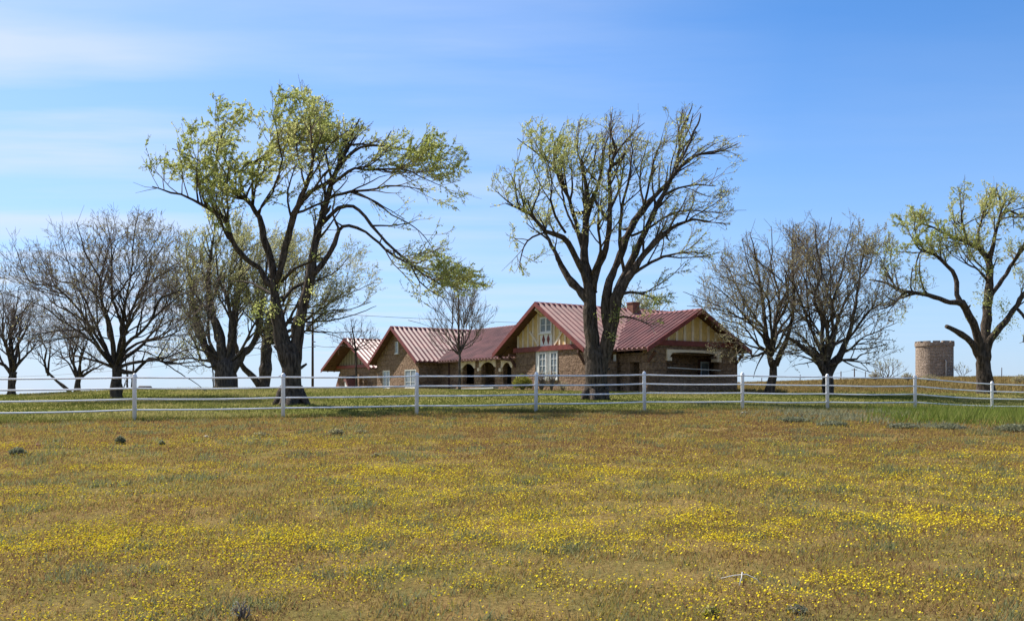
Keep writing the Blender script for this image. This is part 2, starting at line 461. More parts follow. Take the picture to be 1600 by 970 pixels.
def lawn():
    n = 360000
    x, y = wedge(n, 26, 80, 1.25, rng)
    keep = y > fence_y(x) - .4
    x, y = x[keep], y[keep]; n = len(x)
    p = fbm(x, y, 4.0)
    h = (.04 + .07 * rng.random(n)) * (.6 + p)
    w = .03 + .03 * rng.random(n)
    blade_mesh('lawn_grass', x, y, h, w, .5, rng, M['lawn_blade'], 'short green and straw coloured lawn grass on the rise behind the fence', 'lawn grass', np.clip(.45 + (p - .5) * 2 + (rng.random(n) - .5) * .6, 0, 1))
    # hill grass
    n = 60000
    x, y = wedge(n, 58, 125, 1.4, rng, .22, .72)
    p = fbm(x, y, 5.0)
    blade_mesh('hill_grass', x, y, .12 + .3 * rng.random(n) * p, .05 + .05 * rng.random(n), .5, rng, M['straw_blade'], 'tawny rough grass on the low hill beneath the stone tower', 'rough grass')
    # fence line weeds
    n = 26000
    x = -18 + rng.random(n) * 36; y = fence_y(x) + rng.normal(0, .45, n)
    k2 = rng.random(n) < np.clip((fbm(x, y, 1.2) - .3) * 2, .1, 1)
    x, y = x[k2], y[k2]; n = len(x)
    blade_mesh('fence_line_weeds', x, y, .06 + .14 * rng.random(n)**2, .02 + .02 * rng.random(n), .5, rng, M['lawn_blade'], 'ragged green weeds growing along the foot of the white fence', 'weeds', rng.random(n) * .6)
    # tall green grass at the right
    n = 34000
    x = 9.5 + rng.random(n) * 20; y = 25.5 + rng.random(n) * 13
    d = np.clip((x / y - .385) * 10, 0, 1) * np.clip((y - 25.4) * .8, 0, 1) * np.clip((fbm(x, y, .8) - .34) * 4, 0, 1) * (y < fence_y(x) + .5 + (x > 17) * 3)
    k2 = rng.random(n) < d
    x, y = x[k2], y[k2]; n = len(x)
    blade_mesh('tall_grass', x, y, .2 + .26 * rng.random(n), .02 + .02 * rng.random(n), .45, rng, M['tall_blade'], 'lush tall green grass in front of the fence corner', 'tall grass', np.clip(rng.random(n)*.6 + fbm(x, y, 2)*.5, 0, 1))
    # grey sage weeds before it
    n = 30000
    x = 7 + rng.random(n) * 16; y = 23.3 + rng.random(n) * 11
    band = np.clip((x / y - .24) * 12, 0, 1) * np.clip(1 - (x/y - .41) * 18 * (y > 25.8), 0, 1)
    d = band * np.clip((fbm(x, y, .9) - .42) * 5, 0, 1) * (y < fence_y(x) - .3) * (y > 24.3 + 4.8 * np.clip((.46 - x / y) * 6, 0, 1))
    k2 = rng.random(n) < d
    x, y = x[k2], y[k2]; n = len(x)
    blade_mesh('sage_weeds', x, y, .08 + .16 * rng.random(n), .02 + .025 * rng.random(n), .7, rng, M['shrub'], 'low grey green sage weeds edging the tall grass near the fence', 'sage weeds')
lawn()

# ------------------------------------------------------------------ trees
def nrm(v):
    l = math.sqrt(v[0]*v[0] + v[1]*v[1] + v[2]*v[2]) or 1e-9
    return (v[0]/l, v[1]/l, v[2]/l)

class Tree:
    def __init__(s, d, base_px, base_py, seed, blobs, depth=None, **kw):
        s.rnd = random.Random(seed); s.D = d
        x = (base_px - 800) / F * d
        s.base = (x, d, h1(x, d) - .05)
        s.dz = s.base[2] + .05 - (ZC + (YH - base_py) / F * d)      # how far the ground sits off the traced base
        s.thick = []; s.seg = []; s.leaves = []; s.nodes = []
        s.P = dict(sp=(.62, .30, .17), ln=(2.8, 1.15, .42), rad=(.06, .017, .008), up=(.25, .18, .12), wind=(.25, 0, 0),
                   ang=(42, 45, 45), leaf=2.2, lsize=.085, start=.22, droop=.0, wob=.16, ws=.93, sparse=0)
        s.P.update(kw)
        s.blobs = []
        for b in blobs:
            cx, cy, rx, ry = b[:4]
            off = b[5] if len(b) > 5 else 0
            c = P3(cx, cy, d + off)
            k = (d + off) / F
            ld = b[4] if len(b) > 4 else 1
            s.blobs.append((c[0], c[1], c[2], rx * k, max(depth or 0, .9 * max(rx, ry) * k), ry * k, ld))
    def inside(s, p):
        best = -1
        w_ = 1 + .30*math.sin(p[0]*2.3 + p[2]*1.1 + s.D)*math.sin(p[2]*2.6 - p[1]*1.7) + .22*math.sin(p[0]*4.9 - p[1]*3.1 + p[2]*4.3)
        for b in s.blobs:
            e = ((p[0]-b[0])/b[3])**2 + ((p[1]-b[1])/b[4])**2 + ((p[2]-b[2])/b[5])**2
            if e * w_ < 1.0 and b[6] > best: best = b[6]
        return best
    def limb(s, pts, dd=0.0, sprout=True, attach=True, tip=.25):
        """pts: [(px,py,width_px)...] traced; dd = depth drift of the tip in metres"""
        k = s.D / F
        d0 = s.D
        if attach and s.nodes:
            q = P3(pts[0][0], pts[0][1], s.D)
            d0 = min(s.nodes, key=lambda n: (n[0]-q[0])**2 + (n[2]-q[2])**2)[1]
        n = len(pts)
        ln = [0]
        for i in range(1, n): ln.append(ln[-1] + math.hypot(pts[i][0]-pts[i-1][0], pts[i][1]-pts[i-1][1]))
        w = []
        for i, p in enumerate(pts):
            w.append(p[2] if len(p) > 2 else None)
        # fill widths
        if w[0] is None: w[0] = 6
        if w[-1] is None: w[-1] = max(1.2, w[0] * tip)
        known = [i for i in range(n) if w[i] is not None]
        for i in range(n):
            if w[i] is None: w[i] = float(np.interp(ln[i], [ln[j] for j in known], [w[j] for j in known]))
        # smooth resample with catmull-rom
        X = []; 
        for i, p in enumerate(pts):
            t = ln[i] / max(ln[-1], 1e-6)
            dep = d0 + dd * t ** 1.1
            q = P3(p[0], p[1], dep)
            X.append((q[0], q[1], q[2], w[i] * k / 2 * s.P['ws']))
        out = []
        for i in range(n - 1):
            a, b, c, e = X[max(i-1, 0)], X[i], X[i+1], X[min(i+2, n-1)]
            m = max(2, int(math.dist(b[:3], c[:3]) / .35))
            for j in range(m):
                t = j / m
                out.append(tuple(.5*((2*b[q]) + (c[q]-a[q])*t + (2*a[q]-5*b[q]+4*c[q]-e[q])*t*t + (3*b[q]-a[q]-3*c[q]+e[q])*t**3) for q in range(4)))
        out.append(X[-1])
        P = []; Rr = []
        for i, o in enumerate(out):
            j = s.P['wob'] * min(1, i / 4) * .22
            P.append((o[0] + s.rnd.gauss(0, j*.5), o[1] + s.rnd.gauss(0, j), o[2] + s.rnd.gauss(0, j*.5)))
            Rr.append(max(.012, o[3]) * (1 + s.rnd.gauss(0, .075)))
        s.thick.append((P, Rr)); s.nodes += P
        if sprout: s.sprout(P, Rr, 0, s.P['start'] if sprout is True else sprout)
        return P
    def grow(s, p, d, length, r0, r1, level):
        step = (.38, .2, .14)[level]
        n = max(2, int(length / step)); st = length / n
        P = [p]; Rr = [r0]
        up = s.P['up'][level] * .28; wx, wy, wz = s.P['wind']; dr = s.P['droop']
        g = s.rnd.gauss
        alive = 0
        for i in range(n):
            t = (i + 1) / n
            d = nrm((d[0] + g(0, .13) + wx*.12, d[1] + g(0, .13) + wy*.12, d[2] + g(0, .13) + up + wz*.12 - dr * t))
            q = (p[0] + d[0]*st, p[1] + d[1]*st, p[2] + d[2]*st)
            ins = s.inside(q)
            if ins < 0:
                alive += 1
                if alive > (2 if level == 0 else 1) or s.rnd.random() < .5: break
            p = q
            P.append(p); Rr.append(r0 + (r1 - r0) * t)
        return P, Rr
    def sprout(s, P, Rr, level, start):
        rnd = s.rnd; pr = s.P
        sp = pr['sp'][level]
        acc = rnd.random() * sp
        n = len(P)
        for i in range(n - 1):
            a, b = P[i], P[i+1]
            L = math.dist(a, b)
            if i / n < start: continue
            acc += L
            if i == n - 2: acc += sp * .7
            while acc > sp:
                acc -= sp * rnd.uniform(.6, 1.4)
                f = rnd.random()
                p = (a[0]+(b[0]-a[0])*f, a[1]+(b[1]-a[1])*f, a[2]+(b[2]-a[2])*f)
                ins = s.inside(p)
                if ins < 0 and rnd.random() < .85: continue
                if pr['sparse'] and ins < pr['sparse'] and rnd.random() < .5: continue
                d = nrm((b[0]-a[0], b[1]-a[1], b[2]-a[2]))
                v = nrm((rnd.gauss(0, 1), rnd.gauss(0, 1), rnd.gauss(0, 1)))
                dt = v[0]*d[0]+v[1]*d[1]+v[2]*d[2]
                v = nrm((v[0]-dt*d[0], v[1]-dt*d[1], v[2]-dt*d[2]))
                an = R(pr['ang'][level] * rnd.uniform(.6, 1.35)); ca, sa = math.cos(an), math.sin(an)
                u = pr['up'][level]; wx, wy, wz = pr['wind']
                cd = nrm((d[0]*ca+v[0]*sa+wx*.5, d[1]*ca+v[1]*sa+wy*.5, d[2]*ca+v[2]*sa+u+wz*.5))
                cl = pr['ln'][level] * rnd.uniform(.45, 1.2) * (1 - .35 * i / n)
                r0 = min(Rr[i] * .62, pr['rad'][level] * rnd.uniform(.8, 1.25))
                r0 = max(r0, .007)
                Q, Qr = s.grow(p, cd, cl, r0, max(.0055, r0 * .35), level)
                if len(Q) < 2: continue
                if level == 0: s.thick.append((Q, Qr)) if r0 > .035 else s.addseg(Q, Qr)
                else: s.addseg(Q, Qr)
                if level < 2: s.sprout(Q, Qr, level + 1, .12 if level == 0 else .05)
                if level >= 1: s.leafify(Q, level)
    def addseg(s, Q, Qr):
        for i in range(len(Q) - 1): s.seg.append((*Q[i], Qr[i], *Q[i+1], Qr[i+1]))
    def leafify(s, Q, level):
        pr = s.P; rnd = s.rnd
        lf = pr['leaf']
        if lf <= 0: return
        for i in range(1, len(Q)):
            ld = s.inside(Q[i])
            if ld <= 0: continue
            m = lf * ld * (.55 if level == 1 else 1)
            k = int(m) + (rnd.random() < m - int(m))
            a, b = Q[i-1], Q[i]
            for _ in range(k):
                f = rnd.random()
                s.leaves.append((a[0]+(b[0]-a[0])*f+rnd.gauss(0,.03), a[1]+(b[1]-a[1])*f+rnd.gauss(0,.03), a[2]+(b[2]-a[2])*f+rnd.gauss(0,.03),
                                 b[0]-a[0], b[1]-a[1], b[2]-a[2]))
    def tuft(s, px, py, rad_px, n, off=0):
        """leafy shoots straight out of the bark"""
        k = s.D / F
        for _ in range(n):
            c = P3(px + s.rnd.gauss(0, rad_px*.45), py + s.rnd.gauss(0, rad_px*.45), s.D + off + s.rnd.gauss(0, rad_px*.4*k))
            for _ in range(3):
                s.leaves.append((c[0]+s.rnd.gauss(0,.08), c[1]+s.rnd.gauss(0,.08), c[2]+s.rnd.gauss(0,.08), s.rnd.gauss(0,1), s.rnd.gauss(0,1), s.rnd.gauss(0,1)))
    def stubs(s, n):
        """snapped off branch stubs and knots on the older wood"""
        big = [(P, Rr) for P, Rr in s.thick if Rr[0] > .09 and len(P) > 8]
        for _ in range(n):
            P, Rr = s.rnd.choice(big); i = s.rnd.randrange(int(len(P)*.25), int(len(P)*.85))
            r = Rr[i]
            if r < .05: continue
            v = nrm((s.rnd.gauss(0, 1), s.rnd.gauss(0, .7), s.rnd.gauss(.5, .7)))
            L = r + s.rnd.uniform(.1, .55); p = P[i]; r0 = min(r*.55, .09)
            k_ = nrm((v[0] + s.rnd.gauss(0, .2), v[1], v[2] + .3))
            s.thick.append(([p, tuple(p[q] + v[q]*L*.6 for q in range(3)), tuple(p[q] + v[q]*L*.6 + k_[q]*L*.4 for q in range(3))], [r0*1.2, r0*.8, r0*.5]))
    def build(s, name, label, group=None, bark='bark', twig='twig', leaf='leaf', cat='tree', flare=1.0):
        bx, by, bz = s.base
        off = Vector((-bx, -by, -bz))
        root = tag(empty(name, s.base), label, cat, group)
        lift = s.dz
        mb = MB()
        for P, Rr in s.thick:
            n = 20 if Rr[0] > .25 else 9 if Rr[0] > .08 else 5
            mb.tube([(p[0]-bx, p[1]-by, p[2]-bz+lift) for p in P], Rr, n, True, .045 if Rr[0] > .25 else .05 if Rr[0] > .08 else 0)
        # bark roughness: radial noise on the thick wood
        mb.build('trunk', M[bark], root)
        rg = np.random.default_rng(len(s.seg) + 3)
        Vs = []; Fs = []; mi = []; tint = []; base = 0
        if s.seg:
            S = np.array(s.seg); n = len(S)
            p0 = S[:, 0:3]; r0 = S[:, 3:4]; p1 = S[:, 4:7]; r1 = S[:, 7:8]
            d = p1 - p0; d /= np.linalg.norm(d, axis=1, keepdims=True) + 1e-9
            ref = np.where(np.abs(d[:, 2:3]) < .8, np.array([[0, 0, 1.]]), np.array([[1., 0, 0]]))
            x = np.cross(d, ref); x /= np.linalg.norm(x, axis=1, keepdims=True) + 1e-9
            y = np.cross(d, x)
            V = np.empty((n, 6, 3))
            for k_ in range(3):
                c, sn = math.cos(k_*2.0944), math.sin(k_*2.0944)
                V[:, k_] = p0 + r0*(c*x + sn*y); V[:, 3+k_] = p1 + r1*(c*x + sn*y)
            q = np.array([[0,1,4,3],[1,2,5,4],[2,0,3,5]])
            Fs.append((np.arange(n)[:, None, None]*6 + q[None]).reshape(-1, 4)); Vs.append(V.reshape(-1, 3))
            mi += [0] * (3*n); tint.append(np.zeros(6*n)); base = 6*n
        if s.leaves:
            Lf = np.array(s.leaves); n = len(Lf)
            c = Lf[:, :3]; d = Lf[:, 3:]
            d = d / (np.linalg.norm(d, axis=1, keepdims=True) + 1e-9)
            wnd = np.array(s.P['wind'])
            d = d * .6 + rg.normal(0, .6, (n, 3)) + wnd * .7 + np.array([0, 0, -.1])
            d /= np.linalg.norm(d, axis=1, keepdims=True) + 1e-9
            x = np.cross(d, rg.normal(0, 1, (n, 3))); x /= np.linalg.norm(x, axis=1, keepdims=True) + 1e-9
            sz = s.P['lsize'] * (.5 + .95 * rg.random((n, 1)))
            V = np.stack([c - d*sz*.5, c + x*sz*.27, c + d*sz*.62, c - x*sz*.27], 1)
            Fs.append(base + np.arange(4*n).reshape(-1, 4)); Vs.append(V.reshape(-1, 3))
            mi += [1] * n
            sc = np.clip(.45 + (fbm(c[:, 0]*1.3 + c[:, 1], c[:, 2]*1.3, 1.6) - .5)*1.6 + rg.normal(0, .2, n), 0, 1)
            tint.append(np.repeat(sc, 4))
        if Vs:
            V = np.vstack(Vs) + np.array([-bx, -by, -bz + lift])
            me = np_mesh('crown', V, Fs, False, mi, {'tint': np.concatenate(tint)})
            link('crown', me, [M[twig], M[leaf]], root)
        print(name, len(s.thick), len(s.seg), len(s.leaves))
        return root

def roots(t, pts):
    for (x0, y0, w0, x1, y1, w1, dd) in pts: t.limb([(x0, y0, w0), ((x0+x1)/2, (y0*.35+y1*.65), (w0+w1)/2), (x1, y1, w1)], dd, sprout=False)

# --- the big windswept elm, left of centre
t = Tree(38, 456, 632, 1, [
    (330,250,66,56,1.2),(300,215,44,26,1),(360,205,40,34,1.2),(395,330,90,70,.8),(285,290,58,38,.8),(440,205,64,52,1.3),(480,190,50,40,1.2),(385,255,62,62,1.1),(390,350,80,60,.75),(330,330,70,45,.7),
    (545,215,34,38,.7),(500,260,50,60,.5),(620,242,70,30,.8),(675,232,40,24,1.0),(708,262,30,30,1.0),(690,305,40,26,.7),(600,290,110,55,.35),(560,330,90,45,.3),
    (650,320,75,45,.22),(650,380,55,40,.4),(690,424,42,22,.8),(728,440,38,20,.9),(650,412,40,22,.6),(668,450,34,24,.6),(700,455,30,18,.7),(480,330,60,60,.4),(745,445,20,14,.9)],
    depth=3.6, wind=(.42, 0, -.06), sparse=.6, sp=(.29,.21,.14), ln=(2.8,1.3,.45), leaf=5.0, lsize=.088, up=(.22,.12,.08))
t.limb([(456,640,46),(455,625,38),(455,600,33),(455,562,31),(455,548,24),(455,538,10)], sprout=False, attach=False)
roots(t, [(445,606,18,425,637,9,-.4),(466,606,17,486,637,8,-.4),(450,610,18,436,640,10,-.9),(455,612,18,450,640,10,-1.0),(455,612,16,462,632,9,.8)])
t.limb([(453,600,18),(448,560,24),(440,530,25),(433,495,21),(429,462,18),(428,435,15)], sprout=False)
t.limb([(457,600,18),(461,560,23),(465,528,22),(470,495,19),(479,460,17),(486,428,15),(491,386,13),(503,338,11),(517,291,9),(529,258,7),(545,228,4),(575,227,3)], .8, sprout=.45)
t.limb([(428,445,12),(418,443,11),(405,419,10),(377,398,9),(362,373,8),(354,345,7),(320,322,5),(283,305,3.5),(236,292,1.5)], -1.8, sprout=.35)
t.limb([(428,438,13),(426,416,12),(413,373,11),(405,341,9.5),(384,311,8),(358,297,6.5),(340,272,5),(306,250,3),(270,232,1.5)], 1.2, sprout=.3)
t.limb([(385,312,5),(375,285,5),(378,262,4.5),(396,252,4),(415,246,3),(428,215,2)], 1.5)
t.limb([(430,440,13),(436,429,12),(447,386,11),(460,335,9.5),(476,297,7),(487,269,5.5),(486,225,4),(484,182,2)], -1.0, sprout=.35)
t.limb([(460,332,7),(481,302,6.5),(509,286,6),(531,263,5),(541,235,4),(543,205,2.5)], 1.5)
t.limb([(384,311,4),(395,285,3.5),(420,262,3),(445,235,2.5),(452,190,1.5)], 2.5)
t.limb([(340,272,3),(338,240,2.5),(350,205,1.5)], -1.5)
t.limb([(400,335,4),(425,300,3.5),(440,250,3),(432,205,2),(425,180,1.2)], -2.5)
t.limb([(478,297,4),(470,260,3),(462,215,2.5),(470,170,1.3)], 2)
t.limb([(536,255,5),(553,236,4.5),(580,227,4),(616,231,3.5),(660,238,2.5),(690,247,1.5),(712,262,1)], 1.0, sprout=.1)
t.limb([(517,291,5),(535,275,5),(555,264,4.5),(588,266,4),(626,264,3),(655,275,2),(690,292,1)], -1.2, sprout=.1)
t.limb([(508,315,5),(523,306,5),(549,300,4.5),(577,297,4),(604,291,3.5),(637,291,2.2),(672,300,1.2)], 1.5, sprout=.15)
t.limb([(545,300,3.5),(578,312,3.2),(612,335,2.6),(645,353,2),(664,372,1.5),(678,394,1)], -.8, sprout=.2)
t.limb([(497,358,7),(509,344,7),(530,325,6.5),(553,322,6),(570,339,5.6),(592,366,5),(615,391,4.5),(637,408,4),(656,425,3.2),(688,442,2.2),(732,455,1)], -1.5, sprout=.4)
t.limb([(484,434,11),(504,412,10),(522,382,8.5),(530,358,6.5),(545,352,5),(571,364,4.6),(592,380,4.3),(612,398,4),(630,408,3.4),(655,420,2.6),(690,436,1.5)], .8, sprout=.5)
t.limb([(640,410,3),(655,440,2.4),(680,458,1.8),(705,470,1)], -.6, sprout=.1)
t.limb([(442,470,6),(456,452,5.5),(476,442,5),(500,420,3)], 2.5, sprout=.4)
t.limb([(440,440,6),(459,421,5),(480,411,4),(505,395,2)], -2.0, sprout=.4)
t.limb([(530,358,4),(520,335,3.4),(522,305,2.4),(515,270,1.4)], 2.2)
t.limb([(428,462,6),(408,450,4.5),(385,440,3),(360,440,1.5)], 2.8, sprout=.3)
t.stubs(16)
t.tuft(424,487,16,46,-.3); t.tuft(404,480,14,24,-.2); t.tuft(487,455,10,20,-.4); t.tuft(470,500,7,14,-.4); t.tuft(437,450,8,10,-.3); t.tuft(395,492,10,14); t.tuft(492,400,8,12,-.3)
t.build('elm_tree', 'large windswept elm with yellow green leaves and wide forked trunk left of the house')

# --- the elm before the house
t = Tree(46, 931, 625, 2, [
    (838,228,40,44,1),(875,215,40,34,1.0),(915,215,30,32,.7),(800,300,38,40,.55),(850,310,60,60,.75),(880,270,60,50,.8),(815,395,34,46,.8),(850,390,50,40,.4),(910,330,60,70,.6),
    (960,230,44,46,.12),(975,280,60,60,.45),(1060,225,44,55,.3),(1105,245,50,34,.35),(1130,255,30,40,.25),(1030,330,70,60,.35),(1090,330,55,50,.25),(1050,400,75,45,.45),(1000,440,50,40,.4),
    (1005,477,42,26,.9,-1),(940,380,70,60,.4),(1075,185,16,26,.15),(990,505,34,16,.8,-1)],
    depth=3.8, ws=.88, wind=(.3, 0, -.05), sp=(.42,.25,.16), ln=(2.8,1.3,.45), leaf=4.4, lsize=.085, up=(.3,.14,.05))
t.limb([(930,634,52),(931,620,42),(932,598,38),(932,572,37),(935,552,30),(937,540,12)], sprout=False, attach=False)
roots(t, [(920,605,16,908,628,8,-.4),(945,605,16,950,627,9,-.4),(930,606,18,926,630,9,-1.0)])
t.limb([(930,605,24),(927,565,29),(925,530,28),(922,501,26),(920,449,20),(913,400,15),(916,346,12),(917,310,9),(912,274,6),(904,243,3.5),(900,215,1.5)], .8, sprout=.5)
t.limb([(934,605,24),(941,565,26),(950,535,25),(957,503,24),(961,478,21),(967,459,18),(986,428,13),(1007,398,11),(1031,372,9),(1059,352,6),(1085,344,3.5),(1110,347,1.5)], -1.2, sprout=.5)
t.limb([(951,535,12),(948,505,17),(946,478,18),(950,449,16),(966,408,14),(982,367,12.5),(1003,331,11),(1031,300,8),(1056,272,6.5),(1059,243,5.5),(1067,202,4.5),(1080,171,2),(1082,163,1)], 1.8, sprout=.55)
t.limb([(952,535,13),(956,490,17),(961,466,16),(977,428,13.5),(997,387,12),(1018,341,10),(1037,305,8),(1058,268,6),(1085,245,4.5),(1120,239,3),(1152,226,1.5)], .2, sprout=.5)
t.limb([(1062,255,4),(1075,230,4),(1085,205,3.6),(1093,190,3.4),(1095,178,2)], 1.0, sprout=.3)
t.limb([(1066,225,3),(1077,200,2.6),(1084,178,1.4)], -.6, sprout=.2)
t.limb([(926,455,13),(931,428,12),(947,388,10.5),(953,336,9),(953,295,7.5),(954,258,6),(962,233,4.5),(955,212,3),(959,195,1.4)], -1.6, sprout=.5)
t.limb([(954,256,5),(966,236,4),(982,217,3.4),(995,203,2),(1006,193,1)], 1, sprout=.3)
t.limb([(955,262,6),(971,250,5.6),(976,240,4)], .3, sprout=False)
t.limb([(916,350,7),(925,318,6.5),(936,285,5),(942,258,4),(945,226,3),(956,205,1.6)], 1.8, sprout=.4)
t.limb([(950,345,7),(938,328,6),(930,315,5)], .2, sprout=False)
t.limb([(921,455,14),(915,436,13),(900,403,11.5),(880,372,9.5),(853,363,7.5),(828,336,5.5),(803,323,3.5),(778,302,1.3)], -1.6, sprout=.4)
t.limb([(812,327,3.4),(806,305,3),(806,289,2.8),(796,270,1)], .6, sprout=.3)
t.limb([(921,475,16),(910,459,15),(887,434,12.5),(871,403,9),(853,368,5),(838,348,2.5)], 2.2, sprout=.45)
t.limb([(912,395,9),(904,367,8),(890,315,6.5),(869,265,4.5),(843,243,3),(808,218,1.3)], .8, sprout=.3)
t.limb([(884,365,5.5),(868,340,4.5),(861,312,3.2),(862,280,2),(850,240,1.2)], -2.0, sprout=.25)
t.limb([(905,370,5),(892,345,4.4),(880,310,3.6),(878,265,2.6),(885,220,1.4)], 2.4, sprout=.3)
t.limb([(853,364,4),(832,372,3.4),(818,388,2.6),(812,420,1.4)], -.8, sprout=.1)
t.limb([(1003,331,5),(1012,300,4.4),(1018,270,3.4),(1026,240,2.4),(1036,212,1.2)], -2.2, sprout=.3)
t.limb([(986,370,5),(1010,360,4.5),(1050,335,3.6),(1085,330,2.4),(1130,335,1.1)], -2.5, sprout=.25)
t.limb([(985,432,7),(1010,415,5.5),(1045,400,4),(1085,395,2.6),(1110,400,1.2)], 1.8, sprout=.2)
t.limb([(1035,308,4.5),(1060,296,3.8),(1090,290,2.8),(1120,292,1.4)], -1.8, sprout=.2)
t.limb([(966,462,7),(985,458,5),(1010,462,3.6),(1035,476,1.6)], -1.5, sprout=.15)
t.limb([(955,500,6),(975,496,4),(1000,502,2.6),(1018,510,1.4)], -1.8, sprout=.15)
t.limb([(976,430,7),(969,380,6),(972,325,5),(984,275,3.6),(988,235,2),(984,215,1)], -2.6, sprout=.25)
t.limb([(953,330,5),(966,300,4.2),(974,268,3),(972,240,1.4)], 2.4, sprout=.2)
t.limb([(1008,325,5),(1000,290,4),(1003,255,3),(1012,225,1.4)], 1.6, sprout=.2)
t.limb([(925,430,7),(938,395,5.5),(934,350,4),(940,310,2)], -2.4, sprout=.2)
t.stubs(16)
t.tuft(966,494,13,60,-.7); t.tuft(990,425,7,10,-.4); t.tuft(1000,405,7,10,-.4); t.tuft(958,525,10,22,-.7); t.tuft(935,495,6,6,-.6)
t.build('elm_tree', 'tall half bare elm with many upright limbs standing in front of the house')

# --- the elm at the right edge
t = Tree(58, 1540, 612, 3, [
    (1432,350,42,34,1.5),(1450,375,40,30,.9),(1515,312,36,28,1.2),(1550,310,40,28,1.1),(1540,350,50,40,.6),(1500,385,60,45,.6),(1560,430,55,60,.8),(1625,340,60,60,.9),(1610,420,60,60,.8),
    (1400,450,42,42,.45),(1372,395,34,30,1.1),(1590,500,48,50,.7),(1408,500,24,46,.35),(1500,460,40,40,.3),(1660,450,50,80,.7)],
    depth=4, wind=(.2, 0, -.08), sp=(.34,.23,.15), ln=(2.9,1.3,.48), leaf=3.6, lsize=.10, rad=(.06,.018,.009))
t.limb([(1540,618,36),(1540,606,29),(1537,575,25),(1536,548,21),(1536,535,8)], sprout=False, attach=False)
t.limb([(1536,585,12),(1532,556,15),(1528,521,14),(1515,491,12.5),(1503,470,11),(1484,469,8),(1450,458,7),(1411,452,5.5),(1385,439,4),(1358,434,1.8)], -1.8, sprout=.5)
t.limb([(1414,453,4.5),(1400,468,3.5),(1385,477,2.6),(1367,482,1.2)], -.8, sprout=.1)
t.limb([(1402,452,3),(1388,425,2.5),(1375,398,1.4)], 1, sprout=.1)
t.limb([(1503,472,9),(1495,458,8),(1493,430,7),(1481,413,6),(1458,393,4.5),(1436,386,2.8),(1420,360,1.4)], 1.4, sprout=.35)
t.limb([(1440,388,3),(1432,405,2.6),(1430,450,1.4)], -1, sprout=.2)
t.limb([(1534,565,9),(1526,548,11),(1518,533,11),(1502,519,9.5),(1478,507,6.5)], -.8, sprout=False)
t.limb([(1537,560,20),(1540,525,17),(1543,486,15),(1546,443,12.5),(1545,408,10),(1528,385,7.5),(1493,369,5.5),(1470,359,3.5),(1440,345,1.5)], .8, sprout=.45)
t.limb([(1545,405,8),(1552,380,6.5),(1558,352,5),(1571,326,4),(1597,336,2.4),(1625,345,1.2)], -1.5, sprout=.2)
t.limb([(1526,384,5),(1531,350,4),(1545,317,2.6),(1552,292,1.2)], 1.8, sprout=.2)
t.limb([(1512,376,4.5),(1503,344,3.6),(1505,320,1.5)], -1.4, sprout=.2)
t.limb([(1538,575,10),(1541,545,14),(1548,527,13),(1563,508,11),(1584,482,9),(1600,456,8),(1622,432,6),(1640,380,3)], -1.4, sprout=.4)
t.limb([(1548,460,8),(1556,448,7.5),(1571,426,6.5),(1588,400,5.5),(1606,378,4),(1630,350,1.8)], 1.8, sprout=.3)
t.limb([(1546,440,5),(1530,420,4),(1512,410,2.5),(1500,395,1.2)], -2.2, sprout=.2)
t.limb([(1590,480,5),(1605,500,3.4),(1612,530,1.5)], -1, sprout=.2)
t.stubs(8)
t.tuft(1535,462,17,90,-.7); t.tuft(1565,478,19,100,-.6); t.tuft(1518,495,10,26,-.4); t.tuft(1556,520,12,40,-.4); t.tuft(1580,500,14,50,-.5); t.tuft(1548,420,12,30,-.4)
t.build('elm_tree', 'gnarled elm with a broken limb stub and drooping left branch beside the stone tower')

# --- bare spreading trees: limbs fanned to the crown outline
def fan(t, x0, y0, w, targets, bend=.5, sprout=.28, forks=2, spread=.3, wt=.5):
    """limbs leave the fork steeply, arch out to the crown outline and fork on the way"""
    rr = t.rnd; g = lambda q: rr.gauss(0, q)
    for (x, y, dd) in targets:
        L = math.hypot(x - x0, y - y0); dx, dy = x - x0, y - y0
        ww = w * rr.uniform(.62, 1.0)
        pts = [(x0 + g(1), y0 + g(1.5), ww)]
        for f, lift, wf in ((.2, .05, .82), (.42, .10, .6), (.62, .09, .42), (.8, .05, .26)):
            q = L * .028
            pts.append((x0 + dx*(f - bend*lift*1.2) + g(q), y0 + dy*f - abs(dx)*bend*-lift*.5*0 + dy*bend*lift*.6 + g(q), ww*wf))
        pts.append((x, y, 1.1))
        t.limb(pts, dd, sprout=sprout)
        for _ in range(forks):
            k_ = rr.choice((1, 2, 2, 3)); f = rr.random()
            a, b = pts[k_], pts[k_+1]
            sx_, sy_, sw = a[0]+(b[0]-a[0])*f, a[1]+(b[1]-a[1])*f, (a[2]+(b[2]-a[2])*f)*.72
            an = rr.choice((-1, 1)) * rr.uniform(.35, .95)
            rx, ry = x - sx_, y - sy_
            l_ = rr.uniform(.7, 1.05)
            ex = sx_ + (rx*math.cos(an) - ry*math.sin(an))*l_; ey = sy_ + (rx*math.sin(an) + ry*math.cos(an))*l_
            mx, my = sx_ + (ex-sx_)*.5 + g(L*.03) + rx*.06, sy_ + (ey-sy_)*.5 + g(L*.03) + ry*.06
            t.limb([(sx_, sy_, sw), (mx, my, sw*.55), (ex, ey, 1.0)], rr.gauss(0, 1.6), sprout=.1)

